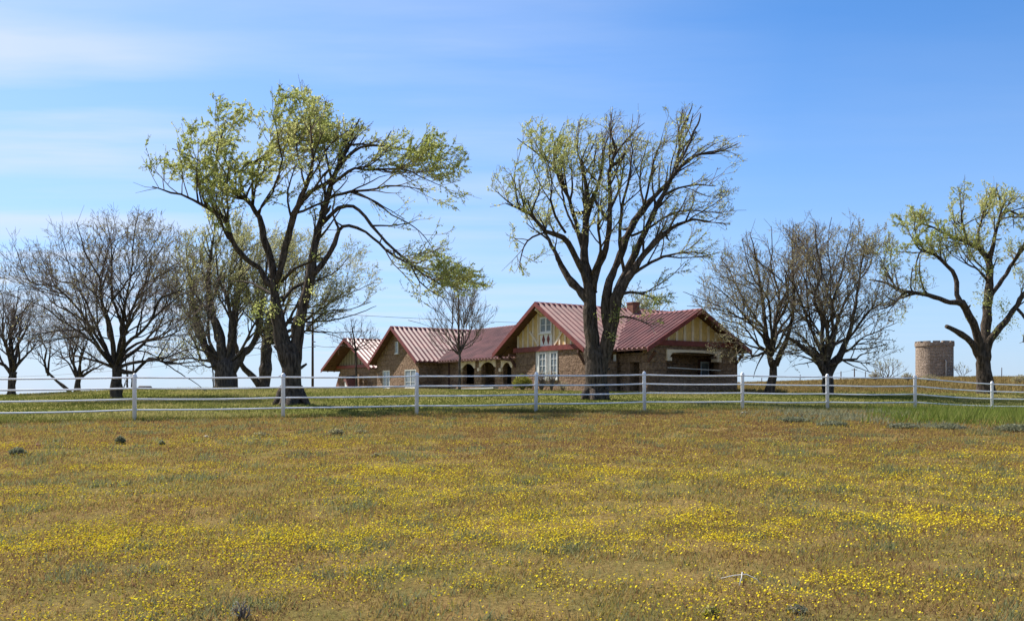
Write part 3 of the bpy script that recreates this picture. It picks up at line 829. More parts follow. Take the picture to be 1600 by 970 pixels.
t = Tree(46, 182, 624, 4, [(170,440,130,102,.3),(85,460,84,80,.2),(262,470,88,98,.3),(36,420,34,60,.15),(235,385,70,50,.8),(190,530,140,44,.3)],
    depth=5, wind=(0,0,0), sp=(.46,.23,.14), ln=(2.0,1.1,.5), leaf=.9, lsize=.085, up=(.25,.22,.15), ang=(42,44,46), rad=(.042,.014,.0075))
t.limb([(182,630,24),(182,618,18.5),(182,600,17.5),(183,580,17),(183,566,12),(183,556,5)], sprout=False, attach=False)
fan(t, 181, 578, 9, [(22,385,-1),(60,395,2.5),(120,350,-3),(165,340,2),(215,342,-2),(262,375,3),(300,420,-1.5),(318,480,2),(40,470,-3.5),(75,545,1.5),(310,545,-2),(20,430,3.5),(140,430,5),(230,440,-5),(270,500,4),(95,480,-4.5),(340,560,1)], .6, .22, 3)
t.build('bare_tree', 'broad leafless tree with dark spreading twigs behind the fence post left of the big elm', twig='twig_dark', leaf='bud')

t = Tree(56, 18, 616, 5, [(15,510,62,66,.1),(-30,500,60,70,.1),(45,480,40,40,.1)], depth=3, wind=(0,0,0), sp=(.42,.27,.19), ln=(1.9,1.0,.45), leaf=.5, lsize=.1, up=(.4,.3,.2), rad=(.045,.018,.011))
t.limb([(18,622,18),(18,610,12),(19,590,11),(22,580,11)], sprout=False, attach=False)
fan(t, 20, 584, 7, [(-30,470,1),(0,450,-1),(30,446,1.5),(55,470,-1),(70,520,1),(-50,520,-1),(20,480,3),(10,500,-3),(40,500,2.5),(-10,480,-2)], .5)
t.build('bare_tree', 'small leafless tree at the far left edge on the lawn crest', twig='twig_dark', leaf='bud', group=None)

t = Tree(62, 120, 608, 6, [(110,530,58,50,.1),(75,520,50,44,.1),(150,540,40,40,.3)], depth=3, wind=(0,0,0), sp=(.42,.27,.19), ln=(1.8,1.0,.45), leaf=.6, lsize=.1, up=(.35,.3,.2), rad=(.045,.018,.011))
t.limb([(120,612,11),(121,600,9),(122,586,8.5)], sprout=False, attach=False)
t.limb([(114,611,7),(104,601,6),(92,592,5),(84,584,4.5),(74,575,4)], .6, sprout=False)
fan(t, 74, 576, 4, [(40,520,1),(60,500,-1),(85,500,1.5),(50,545,-1)], .4)
fan(t, 122, 588, 5.5, [(95,500,1),(120,482,-1),(145,500,1),(150,560,-1),(85,530,2),(130,520,-2.5)], .5)
t.limb([(122,588,5),(140,574,4),(152,568,2.5),(165,560,1.2)], -.5)
t.build('bare_tree', 'small leafless tree with a leaning second stem beyond the broad bare tree', twig='twig_dark', leaf='bud')

# behind the big elm
t = Tree(66, 354, 606, 7, [(345,460,78,92,.7),(300,430,48,84,.8),(385,430,66,96,1.0),(330,370,62,56,1.1),(310,545,76,36,.3),(395,530,50,40,.5),(420,380,64,64,.9)],
    depth=5, wind=(.2,0,0), sp=(.42,.27,.18), ln=(2.6,1.25,.48), leaf=1.5, lsize=.115, up=(.35,.25,.15), rad=(.055,.02,.011))
t.limb([(354,612,40),(354,600,36),(354,580,35),(353,566,30),(353,555,12)], sprout=False, attach=False)
t.limb([(352,596,14),(345,575,19),(330,556,15),(318,530,12),(305,490,9),(296,430,5),(290,385,1.2)], 1.5, sprout=.3)
t.limb([(350,570,18),(345,540,15),(335,500,12),(325,450,9),(330,390,4),(338,345,1.2)], -1.5, sprout=.3)
t.limb([(358,570,18),(362,530,14),(368,480,11),(375,420,5),(380,360,1.3)], 2, sprout=.3)
t.limb([(356,594,12),(365,573,15),(380,552,12),(395,535,9),(405,500,7),(412,450,5),(420,390,1.6)], -1.2, sprout=.3)
fan(t, 352, 568, 8, [(265,520,-2),(255,470,2),(250,555,1),(270,400,-2.5),(430,520,3),(310,370,4),(350,350,-4),(400,380,4),(440,450,-3),(290,570,-1.5),(380,330,1.5)], .5)
t.build('elm_tree', 'thick short trunked tree with pale new leaves right of the broad bare tree', bark='bark_grey', leaf='leaf_pale')

t = Tree(70, 412, 606, 8, [(430,430,74,76,.8),(490,420,84,64,.9),(550,440,50,42,.9),(540,400,44,38,.8),(400,500,60,50,.4),(470,480,70,44,.7)],
    depth=5, wind=(.2,0,-.05), sp=(.42,.27,.18), ln=(2.6,1.25,.48), leaf=1.5, lsize=.115, up=(.3,.2,.1), rad=(.055,.02,.011))
t.limb([(413,612,22),(413,600,18),(415,575,18),(416,545,17),(420,510,14),(428,470,10),(440,420,6),(455,370,2)], 1, sprout=.4, attach=False)
t.limb([(407,603,12),(396,588,11),(382,575,9),(372,555,7),(366,520,5),(360,480,2)], -1, sprout=.4)
fan(t, 417, 535, 8, [(500,380,2),(545,400,-2),(585,440,1),(580,470,-1),(520,450,3),(470,400,-3.5),(385,460,2),(390,420,-2)], .4)
t.build('elm_tree', 'pale leaved tree with a crooked left stem close behind the big elm', bark='bark_grey', leaf='leaf_pale')

t = Tree(90, 336, 607, 17, [(335,570,14,34,.2)], depth=1, sp=(.5,.3,.2), ln=(1.2,.7,.3), leaf=.4, lsize=.1, rad=(.03,.015,.011), wind=(0,0,0))
t.limb([(334,608,2.6),(333,580,2.2),(330,545,1)], .3, attach=False)
t.limb([(337,608,2.6),(338,575,2),(342,545,1)], -.3)
t.build('young_tree', 'thin twin stemmed young tree between the thick trunked tree and broad bare tree', twig='twig_dark', leaf='bud')
t = Tree(84, 203, 606, 18, [(200,560,22,40,.15)], depth=1.5, sp=(.5,.3,.2), ln=(1.2,.7,.3), leaf=.4, lsize=.1, rad=(.03,.015,.011), wind=(0,0,0))
t.limb([(199,608,4),(199,585,3.4),(196,540,1.4)], .3, attach=False)
t.limb([(206,608,4.4),(207,580,3.8),(210,535,1.4)], -.3)
t.limb([(192,608,2.4),(193,592,2),(198,578,1)], -.3)
t.build('young_tree', 'thin twin stemmed young tree just right of the broad bare tree trunk', twig='twig_dark', leaf='bud')

# small trees at the house
t = Tree(77, 556, 606, 9, [(556,520,42,28,.02),(535,530,30,20,.02),(580,528,24,18,.02)], depth=2, wind=(.25,0,0), sp=(.5,.28,.18), ln=(1.5,.8,.35), leaf=.3, lsize=.09, rad=(.035,.016,.011), up=(.3,.2,.1))
t.limb([(557,610,4.2),(557,590,3.8),(556,560,3.4),(555,540,3),(552,520,2.2),(549,498,1)], attach=False, sprout=.6)
fan(t, 556, 545, 2.6, [(530,520,.5),(540,505,-.6),(575,512,.6),(590,525,-.5),(520,530,-.8),(565,505,1),(580,540,.8)], .3, .2)
t.build('young_tree', 'small leafless young tree before the far left gable of the house', twig='twig_dark', leaf='bud')

t = Tree(62, 717, 612, 10, [(717,500,42,56,.02),(690,520,32,44,.02),(748,515,30,40,.02)], depth=2.2, wind=(.05,0,0), sp=(.38,.24,.16), ln=(1.7,.9,.4), leaf=.2, lsize=.08, rad=(.03,.014,.009), up=(.5,.4,.25), ang=(32,36,40))
t.limb([(718,616,5.5),(718,600,5),(718,570,4.4),(717,545,4),(717,500,2.8),(716,446,1)], attach=False, sprout=.35)
fan(t, 717, 556, 3.4, [(668,470,.6),(680,500,-.6),(695,455,.8),(740,460,-.6),(760,480,.6),(770,495,-.6),(690,530,-1),(750,525,1),(705,450,-1.2),(728,452,1.2)], .1, .2)
t.build('young_tree', 'leafless young tree with upswept branches in front of the arcade', twig='twig', leaf='bud', bark='bark_grey')

# the pair right of the house
t = Tree(57, 1203, 613, 11, [(1195,450,78,92,.7),(1150,470,56,66,1.0),(1240,430,62,84,.6),(1190,535,80,34,1.3),(1122,445,28,48,.9),(1145,540,40,26,1.4)],
    depth=4.5, wind=(0,0,0), sp=(.50,.25,.15), ln=(2.2,1.1,.48), leaf=.75, lsize=.095, up=(.22,.2,.12), rad=(.045,.015,.008))
t.limb([(1202,618,20),(1203,608,16),(1207,585,14),(1209,568,10),(1210,560,4)], sprout=False, attach=False)
t.limb([(1207,572,11),(1200,545,9),(1196,510,7),(1190,460,5),(1180,400,2.5),(1172,362,1.2)], 1, sprout=.25)
t.limb([(1212,570,11),(1222,545,9),(1232,520,7),(1240,470,5),(1238,400,2.5),(1240,350,1.2)], -1, sprout=.25)
fan(t, 1206, 550, 6.5, [(1108,440,-1),(1125,400,2),(1160,372,-2.5),(1205,352,2.5),(1112,480,2.5),(1125,525,-2.5),(1245,365,-2),(1275,430,2.5),(1270,490,-2.5),(1160,470,-4.5),(1230,450,4.5),(1145,560,2)], .5, .2, 3)
t.build('bare_tree', 'budding brown tree with a short leaning trunk nearest the porch', leaf='bud')

t = Tree(55, 1293, 612, 12, [(1290,450,92,98,.6),(1335,445,76,88,.8),(1260,430,62,90,.6),(1300,540,96,36,1.2),(1375,480,42,56,.9),(1345,380,50,42,1.6)],
    depth=4.5, wind=(0,0,0), sp=(.50,.25,.15), ln=(2.2,1.1,.48), leaf=.75, lsize=.095, up=(.22,.2,.12), rad=(.045,.015,.008))
t.limb([(1294,618,22),(1294,608,18),(1293,590,17),(1293,574,13),(1293,562,5)], sprout=False, attach=False)
t.limb([(1292,600,9),(1288,580,11),(1275,555,11),(1255,540,8),(1240,528,5),(1225,515,2)], -1, sprout=.3)
t.limb([(1294,600,9),(1297,580,11),(1310,555,11),(1325,525,8),(1335,480,5.5),(1345,420,3),(1352,370,1.2)], 1, sprout=.25)
fan(t, 1290, 570, 8, [(1218,400,-2),(1240,362,2.5),(1275,345,-3),(1300,335,2),(1332,345,-2),(1365,385,3),(1398,440,-1.5),(1402,500,2),(1370,545,-2),(1300,430,-5),(1330,450,5),(1215,500,3),(1230,545,-2)], .5, .2, 3)
t.build('bare_tree', 'budding brown tree with a wide forked trunk midway between house and tower', leaf='bud')

# beyond the house and on the hill
t = Tree(92, 1005, 600, 13, [(1000,470,54,30,.9),(1030,480,30,24,.8),(960,470,30,30,.8)], depth=3, wind=(.2,0,0), sp=(.6,.34,.22), ln=(2.2,1.1,.45), leaf=1.4, lsize=.14, rad=(.05,.02,.013))
t.limb([(1005,610,9),(1004,560,8),(1002,520,7)], sprout=False, attach=False)
fan(t, 1002, 522, 5, [(960,450,1),(985,443,-1),(1015,445,1),(1045,462,-1),(1050,485,1),(955,485,-1),(1010,470,2)], .3)
t.build('elm_tree', 'pale leaved tree rising behind the house roof beside the chimney', leaf='leaf_pale')

t = Tree(118, 1387, 588, 14, [(1387,572,28,17,.7),(1375,580,16,12,1.2)], depth=2, wind=(0,0,0), sp=(.5,.3,.22), ln=(1.5,.8,.4), leaf=1.0, lsize=.13, rad=(.04,.02,.014), up=(.4,.3,.2))
fan(t, 1386, 589, 2.4, [(1370,558,.5),(1380,553,-.5),(1392,555,.5),(1404,565,-.5),(1416,572,.4),(1366,572,-.4)], .3, .2)
t.build('bush', 'scrubby half bare bush on the hill left of the stone tower', cat='bush', leaf='leaf_pale', bark='bark_grey')
t = Tree(120, 1502, 588, 15, [(1500,576,16,12,.8)], depth=1.5, wind=(0,0,0), sp=(.5,.3,.22), ln=(1.1,.7,.4), leaf=1.0, lsize=.12, rad=(.03,.02,.014), up=(.3,.3,.2))
fan(t, 1502, 590, 1.6, [(1490,570,.5),(1498,565,-.5),(1508,567,.5),(1514,575,-.5)], .3, .2)
t.build('bush', 'tiny scrubby bush on the hill right of the stone tower', cat='bush', leaf='leaf_pale', bark='bark_grey')

# ------------------------------------------------------------------ the house
TH = R(34.19)
A0 = np.array([(835.6 - 800) / F * 62, 62.0]); HG = 1.72
U = np.array([math.cos(TH), math.sin(TH)]); Vv = np.array([math.sin(TH), -math.cos(TH)])
house = tag(empty('ranch_house', (A0[0], A0[1], HG), TH), 'long sandstone ranch house with red metal gabled roofs behind the elms', 'house')
cv = lambda p: (p[0], -p[1], p[2])               # (u, v, z) -> local
def HB(): return MB(cv)
def on_u(px, py, u):
    kx = (px - 800) / F; b = A0 + u * U
    v = (kx * b[1] - b[0]) / (Vv[0] - kx * Vv[1])
    d = b[1] + v * Vv[1]
    return v, ZC + (YH - py) / F * d - HG
def on_v(px, py, v):
    kx = (px - 800) / F; b = A0 + v * Vv
    u = (kx * b[1] - b[0]) / (U[0] - kx * U[1])
    d = b[1] + u * U[1]
    return u, ZC + (YH - py) / F * d - HG
dz0 = ZC - HG
zA, eA, wA = 6.24 + dz0, 2.85 + dz0, 5.4
uB, vB, zB, wB, eB = 7.51, 8.5, 5.52 + dz0, 4.85, 2.86 + dz0
vC, zCr, wC, eC = -21.99, 5.92 + dz0, 4.76, 2.72 + dz0
uD, uDe = 8.35, 2.03
vE, zE, wE, eE, uE = -33.43, 5.46 + dz0, 6.0, 2.40 + dz0, .42

def slope(mb, r0, r1, e0, e1, period=.46, h=.115):
    """ribbed metal sheet between ridge r0-r1 and eave e0-e1 (uvz)"""
    r0, r1, e0, e1 = map(Vector, (r0, r1, e0, e1))
    L = (r1 - r0).length; n = max(1, int(L / period))
    nn = (r1 - r0).cross(e0 - r0).normalized()
    if nn.z < 0: nn = -nn
    prof = [(0, 0), (.38, 0), (.65, h), (.78, h)]
    pts = []
    for i in range(n):
        for f, hh in prof: pts.append(((i + f) / n, hh))
    pts.append((1, 0))
    V_ = []
    for f, hh in pts:
        V_ += [r0.lerp(r1, f) + nn * hh, e0.lerp(e1, f) + nn * hh]
    for f, hh in pts:
        V_ += [r0.lerp(r1, f) - nn * .03, e0.lerp(e1, f) - nn * .03]
    m = len(pts)
    fs = [(2*i, 2*i+1, 2*i+3, 2*i+2) for i in range(m-1)]
    o = 2*m
    fs += [(o+2*i, o+2*i+2, o+2*i+3, o+2*i+1) for i in range(m-1)]
    fs += [(2*i+1, o+2*i+1, o+2*i+3, 2*i+3) for i in range(m-1)]
    fs += [(0, o, o+1, 1), (2*m-2, 2*m-1, o+2*m-1, o+2*m-2)]
    mb.add([tuple(p) for p in V_], fs)

def lerp3(a, b, t): return tuple(a[i] + (b[i]-a[i])*t for i in range(3))

def gable_roof(p0, p1, side, w, drop, name='roof', rake0=True, rake1=False, lights=None):
    """ridge from p0 to p1; side = unit uvz vector to one eave"""
    s = Vector(side); p0 = Vector(p0); p1 = Vector(p1)
    mb = HB(); dn = Vector((0, 0, -drop))
    for sg in (1, -1):
        slope(mb, p0, p1, p0 + s*w*sg + dn, p1 + s*w*sg + dn)
    ro = mb.build(name, M['roof'], house)
    ax = (p1 - p0).normalized()
    # ridge cap
    rc = HB()
    for sg in (1, -1):
        a = p0 + Vector((0, 0, .085)); q = s*.2*sg + Vector((0, 0, -.2*drop/w))
        rc.add([tuple(a), tuple(p1 + Vector((0, 0, .085))), tuple(p1 + q + Vector((0,0,.085))), tuple(a + q)], [(0, 1, 2, 3)])
    rc.build('ridge_cap', M['trim'], ro)
    # rake boards and soffit
    for flag, p, dr in ((rake0, p0, 1), (rake1, p1, -1)):
        if not flag: continue
        f = HB()
        for sg in (1, -1):
            e = p + s*w*sg + dn
            nn = Vector((0, 0, 1))
            a, b = p + ax*.0, e
            f.prism([tuple(a + Vector((0,0,.07)) - ax*.03*dr), tuple(b + Vector((0,0,.07)) - ax*.03*dr), tuple(b - Vector((0,0,.24)) - ax*.03*dr), tuple(a - Vector((0,0,.24)) - ax*.03*dr)], tuple(ax*.06*dr))
        f.build('rake_board', M['trim'], ro)
    so = HB()
    for sg in (1, -1):
        e0 = p0 + s*w*sg + dn; e1 = p1 + s*w*sg + dn
        z = Vector((0, 0, -.06)); i0 = ax*.035
        so.prism([tuple(p0 + z + i0), tuple(e0 + z + i0), tuple(e1 + z - i0), tuple(p1 + z - i0)], (0, 0, -.05))
        # rafter tails under the eave
        L = (p1 - p0).length; n = int(L / .7)
        for i in range(1, n):
            c = p0.lerp(p1, i / n)
            a = c + s*w*sg*.8 + dn*.8 + Vector((0, 0, -.16)); b = c + s*w*sg*.985 + dn*.985 + Vector((0, 0, -.16))
            so.bar(tuple(a), tuple(b), .09, .13)
    so.build('rafters', M['soffit'], ro)
    return ro

ov = .65
gable_roof((0, 0, zA), (13.6, 0, zA), (0, 1, 0), wA, zA - eA, rake1=True)
gable_roof((uB, vB, zB), (uB, .9, zB), (1, 0, 0), wB, zB - eB)
gable_roof((-.1, vC, zCr), (uD + 6, vC, zCr), (0, 1, 0), wC, zCr - eC, rake1=True)
gable_roof((uD, -.4, zCr - .02), (uD, vC - .5, zCr - .02), (1, 0, 0), uD - uDe, zCr - .02 - eC, rake0=False)
gable_roof((uE, vE, zE), (uD + 5, vE, zE), (0, 1, 0), wE, zE - eE, rake1=True)

def rect_wall(mb, axis, c0, c1, a0, a1, z0, z1, holes=()):
    """wall slab between c0,c1 on its thin axis; spans a0..a1 on the other, with rectangular holes (a0,a1,z0,z1)"""
    As = sorted({a0, a1, *[x for h in holes for x in h[:2]]}); Zs = sorted({z0, z1, *[x for h in holes for x in h[2:]]})
    for i in range(len(As)-1):
        run = None
        for j in range(len(Zs)-1):
            ca, cz = (As[i]+As[i+1])/2, (Zs[j]+Zs[j+1])/2
            if any(h[0] < ca < h[1] and h[2] < cz < h[3] for h in holes): continue
            if axis == 'u': mb.box(c0, c1, As[i], As[i+1], Zs[j], Zs[j+1])
            else: mb.box(As[i], As[i+1], c0, c1, Zs[j], Zs[j+1])

def window_u(u, v0, v1, z0, z1, cols=2, rows=3, fr=.09, mull=.05, parent=house, depth=.10):
    f = HB()
    f.box(u - .05, u + .08, v0, v1, z0, z0 + fr); f.box(u - .05, u + .08, v0, v1, z1 - fr, z1)
    f.box(u - .05, u + .08, v0, v0 + fr, z0 + fr, z1 - fr); f.box(u - .05, u + .08, v1 - fr, v1, z0 + fr, z1 - fr)
    for i in range(1, cols):
        c = v0 + (v1 - v0) * i / cols; f.box(u - .03, u + .03, c - mull/2, c + mull/2, z0 + fr, z1 - fr)
    for j in range(1, rows):
        c = z0 + (z1 - z0) * j / rows; f.box(u - .028, u + .028, v0 + fr, v1 - fr, c - .015, c + .015)
    w = f.build('window', M['white'], parent)
    HB().box(u + .004, u + .024, v0 + fr*.5, v1 - fr*.5, z0 + fr*.5, z1 - fr*.5).build('pane', M['glass'], w)
    HB().box(u - .10, u + .06, v0 - .06, v1 + .06, z0 - .08, z0 - .003).build('sill', M['white'], w)
    return w

def gable_tri(mb, u0, u1, vc, half, zb, zt, pitch, axis='u', left=None):
    """gable infill below the roof: triangle/trapezoid from zb, apex zt"""
    hb = min(half, (zt - zb) / pitch)
    zs = zt - pitch * half
    if left: 
        poly = [(-left, zb), (hb, zb)] + ([(half, zs)] if zs > zb else []) + [(0, zt), (-left, zt - pitch*left)]
        mb.prism([(u0, vc + a, z) for a, z in poly], (u1 - u0, 0, 0)); return
    poly = [(-hb, zb), (hb, zb)]
    if zs > zb: poly += [(half, zs)]
    poly += [(0, zt)]
    if zs > zb: poly += [(-half, zs)]
    if axis == 'u': mb.prism([(u0, vc + a, z) for a, z in poly], (u1 - u0, 0, 0))
    else: mb.prism([(vc + a, u0, z) for a, z in poly], (0, u1 - u0, 0))

pA = (zA - eA) / wA; pB = (zB - eB) / wB; pC = (zCr - eC) / wC; pE = (zE - eE) / wE
# --- block A (main front gable)
wh = wA - ov; wL = 3.25
fu = .65
v0, zt_ = on_u(836, 547, fu); v1, zb_ = on_u(872, 586, fu)
WA = (v0, v1, min(zb_, .75), zt_)
beam = on_u(836, 545.5, fu)[1]
zb1 = beam - .17; zb2 = beam + .17
w = HB()
rect_wall(w, 'u', fu, fu + .4, -wL, wh, -.6, zb1, [WA])
rect_wall(w, 'v', wh - .4, wh, fu + .4, 13.0, -.6, zA - pA*wh - .12)
rect_wall(w, 'v', -wL, -wL + .4, fu + .4, 13.0, -.6, zA - pA*wL - .2)
rect_wall(w, 'u', 12.6, 13.0, -wL + .4, wh - .4, -.6, zb1)
gable_tri(w, 12.6, 13.0, 0, wh, zb1, zA - .14, pA, left=wL)
# quoin pier and buttress near the corner
w.box(fu + 1.5, fu + 2.3, wh, wh + .5, -.6, 2.0)
w.build('wall', M['stone'], house)
g = HB(); gable_tri(g, fu + .1, fu + .2, 0, wh, zb1, zA - .14, pA, left=wL)
gp = g.build('gable_panel', M['yellow'], house)
HB().box(fu - .12, fu + .12, -wL - .2, wh - .15, zb1, zb2).build('beam', M['trim'], house)
# battens, braces and the upper window
x = -wL + .2
uw0, uw1 = on_u(844, 515, fu)[0], on_u(862.5, 515, fu)[0]
zw0, zw1 = on_u(853, 520, fu)[1], on_u(853, 495, fu)[1]
while x < wh:
    top = zA - .2 - pA * abs(x)
    if top > zb2 + .15 and not (uw0 - .1 < x < uw1 + .1): HB().box(fu + .03, fu + .1, x - .075, x + .075, zb2, top).build('batten', M['cream'], gp)
    x += .62
for a, b in ((uw0 - 1.3, uw0 - .22), (uw1 + 1.3, uw1 + .22)):
    HB().bar((fu + .055, a, zb2 + 1.1), (fu + .055, b, zb2 + .05), .09, .17, up=(0, 1, 0)).build('brace', M['cream'], gp)
uw = window_u(fu + .0, uw0, uw1, zw0, zw1, 2, 2, .11, .16, gp)
pn = HB().box(fu + .0, fu + .1, uw0, uw1, zb2, zw0 - .083).build('panel', M['white'], gp)
dm = HB()
for c in (uw0 + (uw1-uw0)*.3, uw0 + (uw1-uw0)*.7):
    zc = (zb2 + zw0) / 2
    dm.prism([(fu - .03, c, zc - .34), (fu - .03, c + .17, zc), (fu - .03, c, zc + .34), (fu - .03, c - .17, zc)], (.029, 0, 0))
dm.build('diamond_ornament', M['trim'], pn)
# big window: two casements with a white panel between
vm0, vm1 = on_u(842, 560, fu)[0], on_u(854, 560, fu)[0]
vm2, vm3 = on_u(860, 560, fu)[0], on_u(871.5, 560, fu)[0]
HB().box(fu + .06, fu + .16, WA[0], WA[1], WA[2], WA[3]).build('window_surround', M['white'], house)
for a, b in ((vm0, vm1), (vm2, vm3)): window_u(fu, a, b, WA[2] + .1, WA[3] - .22, 2, 4, .08, .04)
# brackets under the rakes
for sv in (-1, 1):
    b = HB()
    q = wh - .05 if sv > 0 else -wL - .06
    b.bar((fu, q, 1.75), (.08, q, 2.55), .12, .14); b.bar((fu, q, 2.62), (.05, q, 2.62), .13, .15)
    b.build('bracket', M['soffit'], house)
b = HB(); b.bar((fu, 0, zA - .75), (.06, 0, zA - .42), .13, .15); b.build('bracket', M['cream'], house)
# gutter pipe at the corner
HB().tube([(.7, wA - .05, eA - .1), (.75, wh + .3, eA - .45), (.8, wh + .12, eA - .8), (.8, wh + .12, -.5)], .07, 8).build('downspout', M['soffit'], house)
HB().tube([(.5, -wA + .1, eA - .1), (.6, -wA + .5, eA - .35), (.75, -wL - .5, eA - .5), (.8, -wL - .12, eA - .95), (.8, -wL - .12, -.5)], .07, 8).build('downspout', M['soffit'], house)

# --- block B (porch gable)
vw = vB - .75
bw = wB - ov
po0, zo = on_v(1042, 546, vw); po1, _ = on_v(1123, 552, vw)
beamB = on_v(1085, 537, vw)[1]
zq1, zq2 = beamB - .18, beamB + .16
par = on_v(1085, 588, vw)[1]
w = HB()
rect_wall(w, 'v', vw - .45, vw, uB - bw, uB + bw, -.6, zq1, [(po0, po1, par, zo)])
so0, so1 = vw - 1.65, vw - .75
rect_wall(w, 'u', uB - bw, uB - bw + .4, wh + .01, vw - .45, -.6, 2.5, [(so0, so1, -.6, 1.9)])
rect_wall(w, 'u', uB + bw - .4, uB + bw, wh + .01, vw - .45, -.6, 2.5)
w.build('wall', M['stone'], house)
pv = vw - 1.75
back = HB(); rect_wall(back, 'v', pv - .1, pv, uB - bw + .4, uB + bw - .4, -.6, 2.45)
back.box(uB - bw + .4, uB + bw - .4, pv, vw - .45, 2.45, 2.55)
back.build('porch_wall', M['stone'], house)
HB().box(uB - bw + .4, uB + bw - .4, pv, vw - .45, -.5, .02).build('porch_floor', M['concrete'], house)
# arched lintel
ln = HB(); pts = []
for i in range(13):
    f = i / 12; xx = po0 + (po1 - po0) * f
    pts.append((xx, zo - .26 + .12 * math.sin(math.pi * f) ** .6))
ln.prism([(po0 - .08, vw + .003, zo + .02), (po0 - .08, vw + .003, zo - .5), (po0 + .16, vw + .003, zo - .5)] + [(x_, vw + .003, z_) for x_, z_ in pts[1:-1]] + [(po1 - .16, vw + .003, zo - .5), (po1 + .08, vw + .003, zo - .5), (po1 + .08, vw + .003, zo + .02)], (0, .1, 0))
ln.build('lintel', M['cream'], house)
HB().box(po0 + .003, po1 - .003, vw - .5, vw + .04, par, par + .05).build('parapet_cap', M['stone'], house)
rl = on_v(1043, 574, vw + .12)[1]
HB().bar((po0 - .05, vw + .12, rl), (po1 + .05, vw + .12, rl - .12), .05, .06).build('handrail', M['concrete'], house)
for c in (po0 + .1, po1 - .1):
    cb = HB(); cb.box(c - .2, c + .2, vw - .4, vw + .16, zo - .72, zo - .5); cb.build('corbel', M['cream'], house)
HB().box(uB - bw + .45, uB + bw - .45, vw - .1, vw + .1, zq1, zq2).build('beam', M['trim'], house)
g = HB(); gable_tri(g, vw - .2, vw - .1, uB, bw, zq1, zB - .14, pB, 'v'); gp = g.build('gable_panel', M['yellow'], house)
x = -bw + .45
while x < bw:
    top = zB - .2 - pB * abs(x)
    if top > zq2 + .12: HB().box(uB + x - .1, uB + x + .1, vw - .1, vw - .03, zq2, top).build('batten', M['cream'], gp)
    x += .74
d0, _ = on_v(1093, 560, pv); d1, _ = on_v(1107, 560, pv)
dr = HB().box(d0, d1, pv + .001, pv + .06, .02, 2.1).build('door', M['door'], house)
fr = HB(); fr.box(d0 - .12, d0, pv + .001, pv + .1, .02, 2.22); fr.box(d1, d1 + .12, pv + .001, pv + .1, .02, 2.22); fr.box(d0, d1, pv + .001, pv + .1, 2.1, 2.22)
fr.build('door_frame', M['soffit'], dr)
HB().box(d0 + .15, d1 - .15, pv + .06, pv + .08, 1.0, 1.95).build('pane', M['glass'], dr)
HB().tube([(uB + wB - .1, vw - .2, eB - .2), (uB + wB - .25, vw - .15, eB - .5), (uB + bw + .1, vw - .15, eB - .75), (uB + bw + .1, vw - .15, -.5)], .07, 8).build('downspout', M['soffit'], house)
for su in (-1, 1):
    b = HB(); b.bar((uB + su*(bw-.1), vw, 1.9), (uB + su*(bw-.1), vB - .1, 2.55), .12, .14); b.build('bracket', M['soffit'], house)
# white post beside the trunk, under the junction of A and B
HB().box(uB - bw - .5, uB - bw - .36, 5.0, 5.14, -.5, 2.45).build('porch_post', M['white'], house)

# --- block C
wh2 = wC - ov; uC0 = -.1 + .65
w = HB()
wl = on_u(598, 584, uC0)[0], on_u(609, 584, uC0)[0]
wr = on_u(632, 578, uC0)[0], on_u(650, 578, uC0)[0]
zw = on_u(640, 577, uC0)[1]
h1_, h2_ = (wl[0], wl[1], .3, zw), (wr[0], min(wr[1], vC + wh2 - .15), .3, zw)
rect_wall(w, 'u', uC0, uC0 + .4, vC - wh2, vC + wh2, -.7, 2.3, [h1_, h2_])
gable_tri(w, uC0, uC0 + .4, vC, wh2, 2.3, zCr - .14, pC)
rect_wall(w, 'v', vC + wh2 - .4, vC + wh2, uC0 + .4, uD + 5, -.7, zCr - pC*wh2 - .12)
rect_wall(w, 'v', vC - wh2, vC - wh2 + .4, uC0 + .4, uD + 5, -.7, zCr - pC*wh2 - .12)
w.build('wall', M['stone'], house)
for hh in (h1_, h2_): window_u(uC0 + .06, *hh, 2, 3, .1, .08)
a, b = on_u(619, 543, uC0)[0], on_u(623.5, 543, uC0)[0]
window_u(uC0 - .06, a, b, on_u(621, 552, uC0)[1], on_u(621, 534, uC0)[1], 1, 2, .05)

# --- block D (arcade)
ua = uDe + .62
w = HB(); vs = vC + wh2; ve = -wL - .01
ar = []
for (p0, p1, ty, by) in ((723, 741, 568, 600), (752, 773, 565.5, 603), (786, 799, 566, 600)):
    a, zt = on_u(p0, ty, ua); b, _ = on_u(p1, ty, ua); zbm = on_u((p0+p1)/2, by, ua)[1]
    ar.append((a, b, zt, zbm))
ar[1] = (ar[1][0], ar[1][1], ar[1][2], -.2)
holes = [(a, b, zb, zt) for a, b, zt, zb in ar]
ztop = eC + .12
rect_wall(w, 'u', ua, ua + .4, vs, ve, -.7, ztop, holes)
w.build('wall', M['stone'], house)
for a, b, zt, zb in ar:      # cream arch heads with corbels
    s_ = HB(); m_ = 10; pts = []
    for i in range(m_ + 1):
        f = i / m_; pts.append((a + (b-a)*f, zt - .42 + .4 * math.sin(math.pi*f) ** .7))
    s_.prism([(ua - .07, a - .22, zt + .18), (ua - .07, a - .22, zt - .45)] + [(ua - .07, p_, q_) for p_, q_ in pts] + [(ua - .07, b + .22, zt - .45), (ua - .07, b + .22, zt + .18)], (.069, 0, 0))
    s_.build('arch', M['cream'], house)
    c_ = HB(); c_.box(ua - .2, ua - .001, a - .32, a - .02, zt - .72, zt - .452); c_.build('corbel', M['cream'], house)
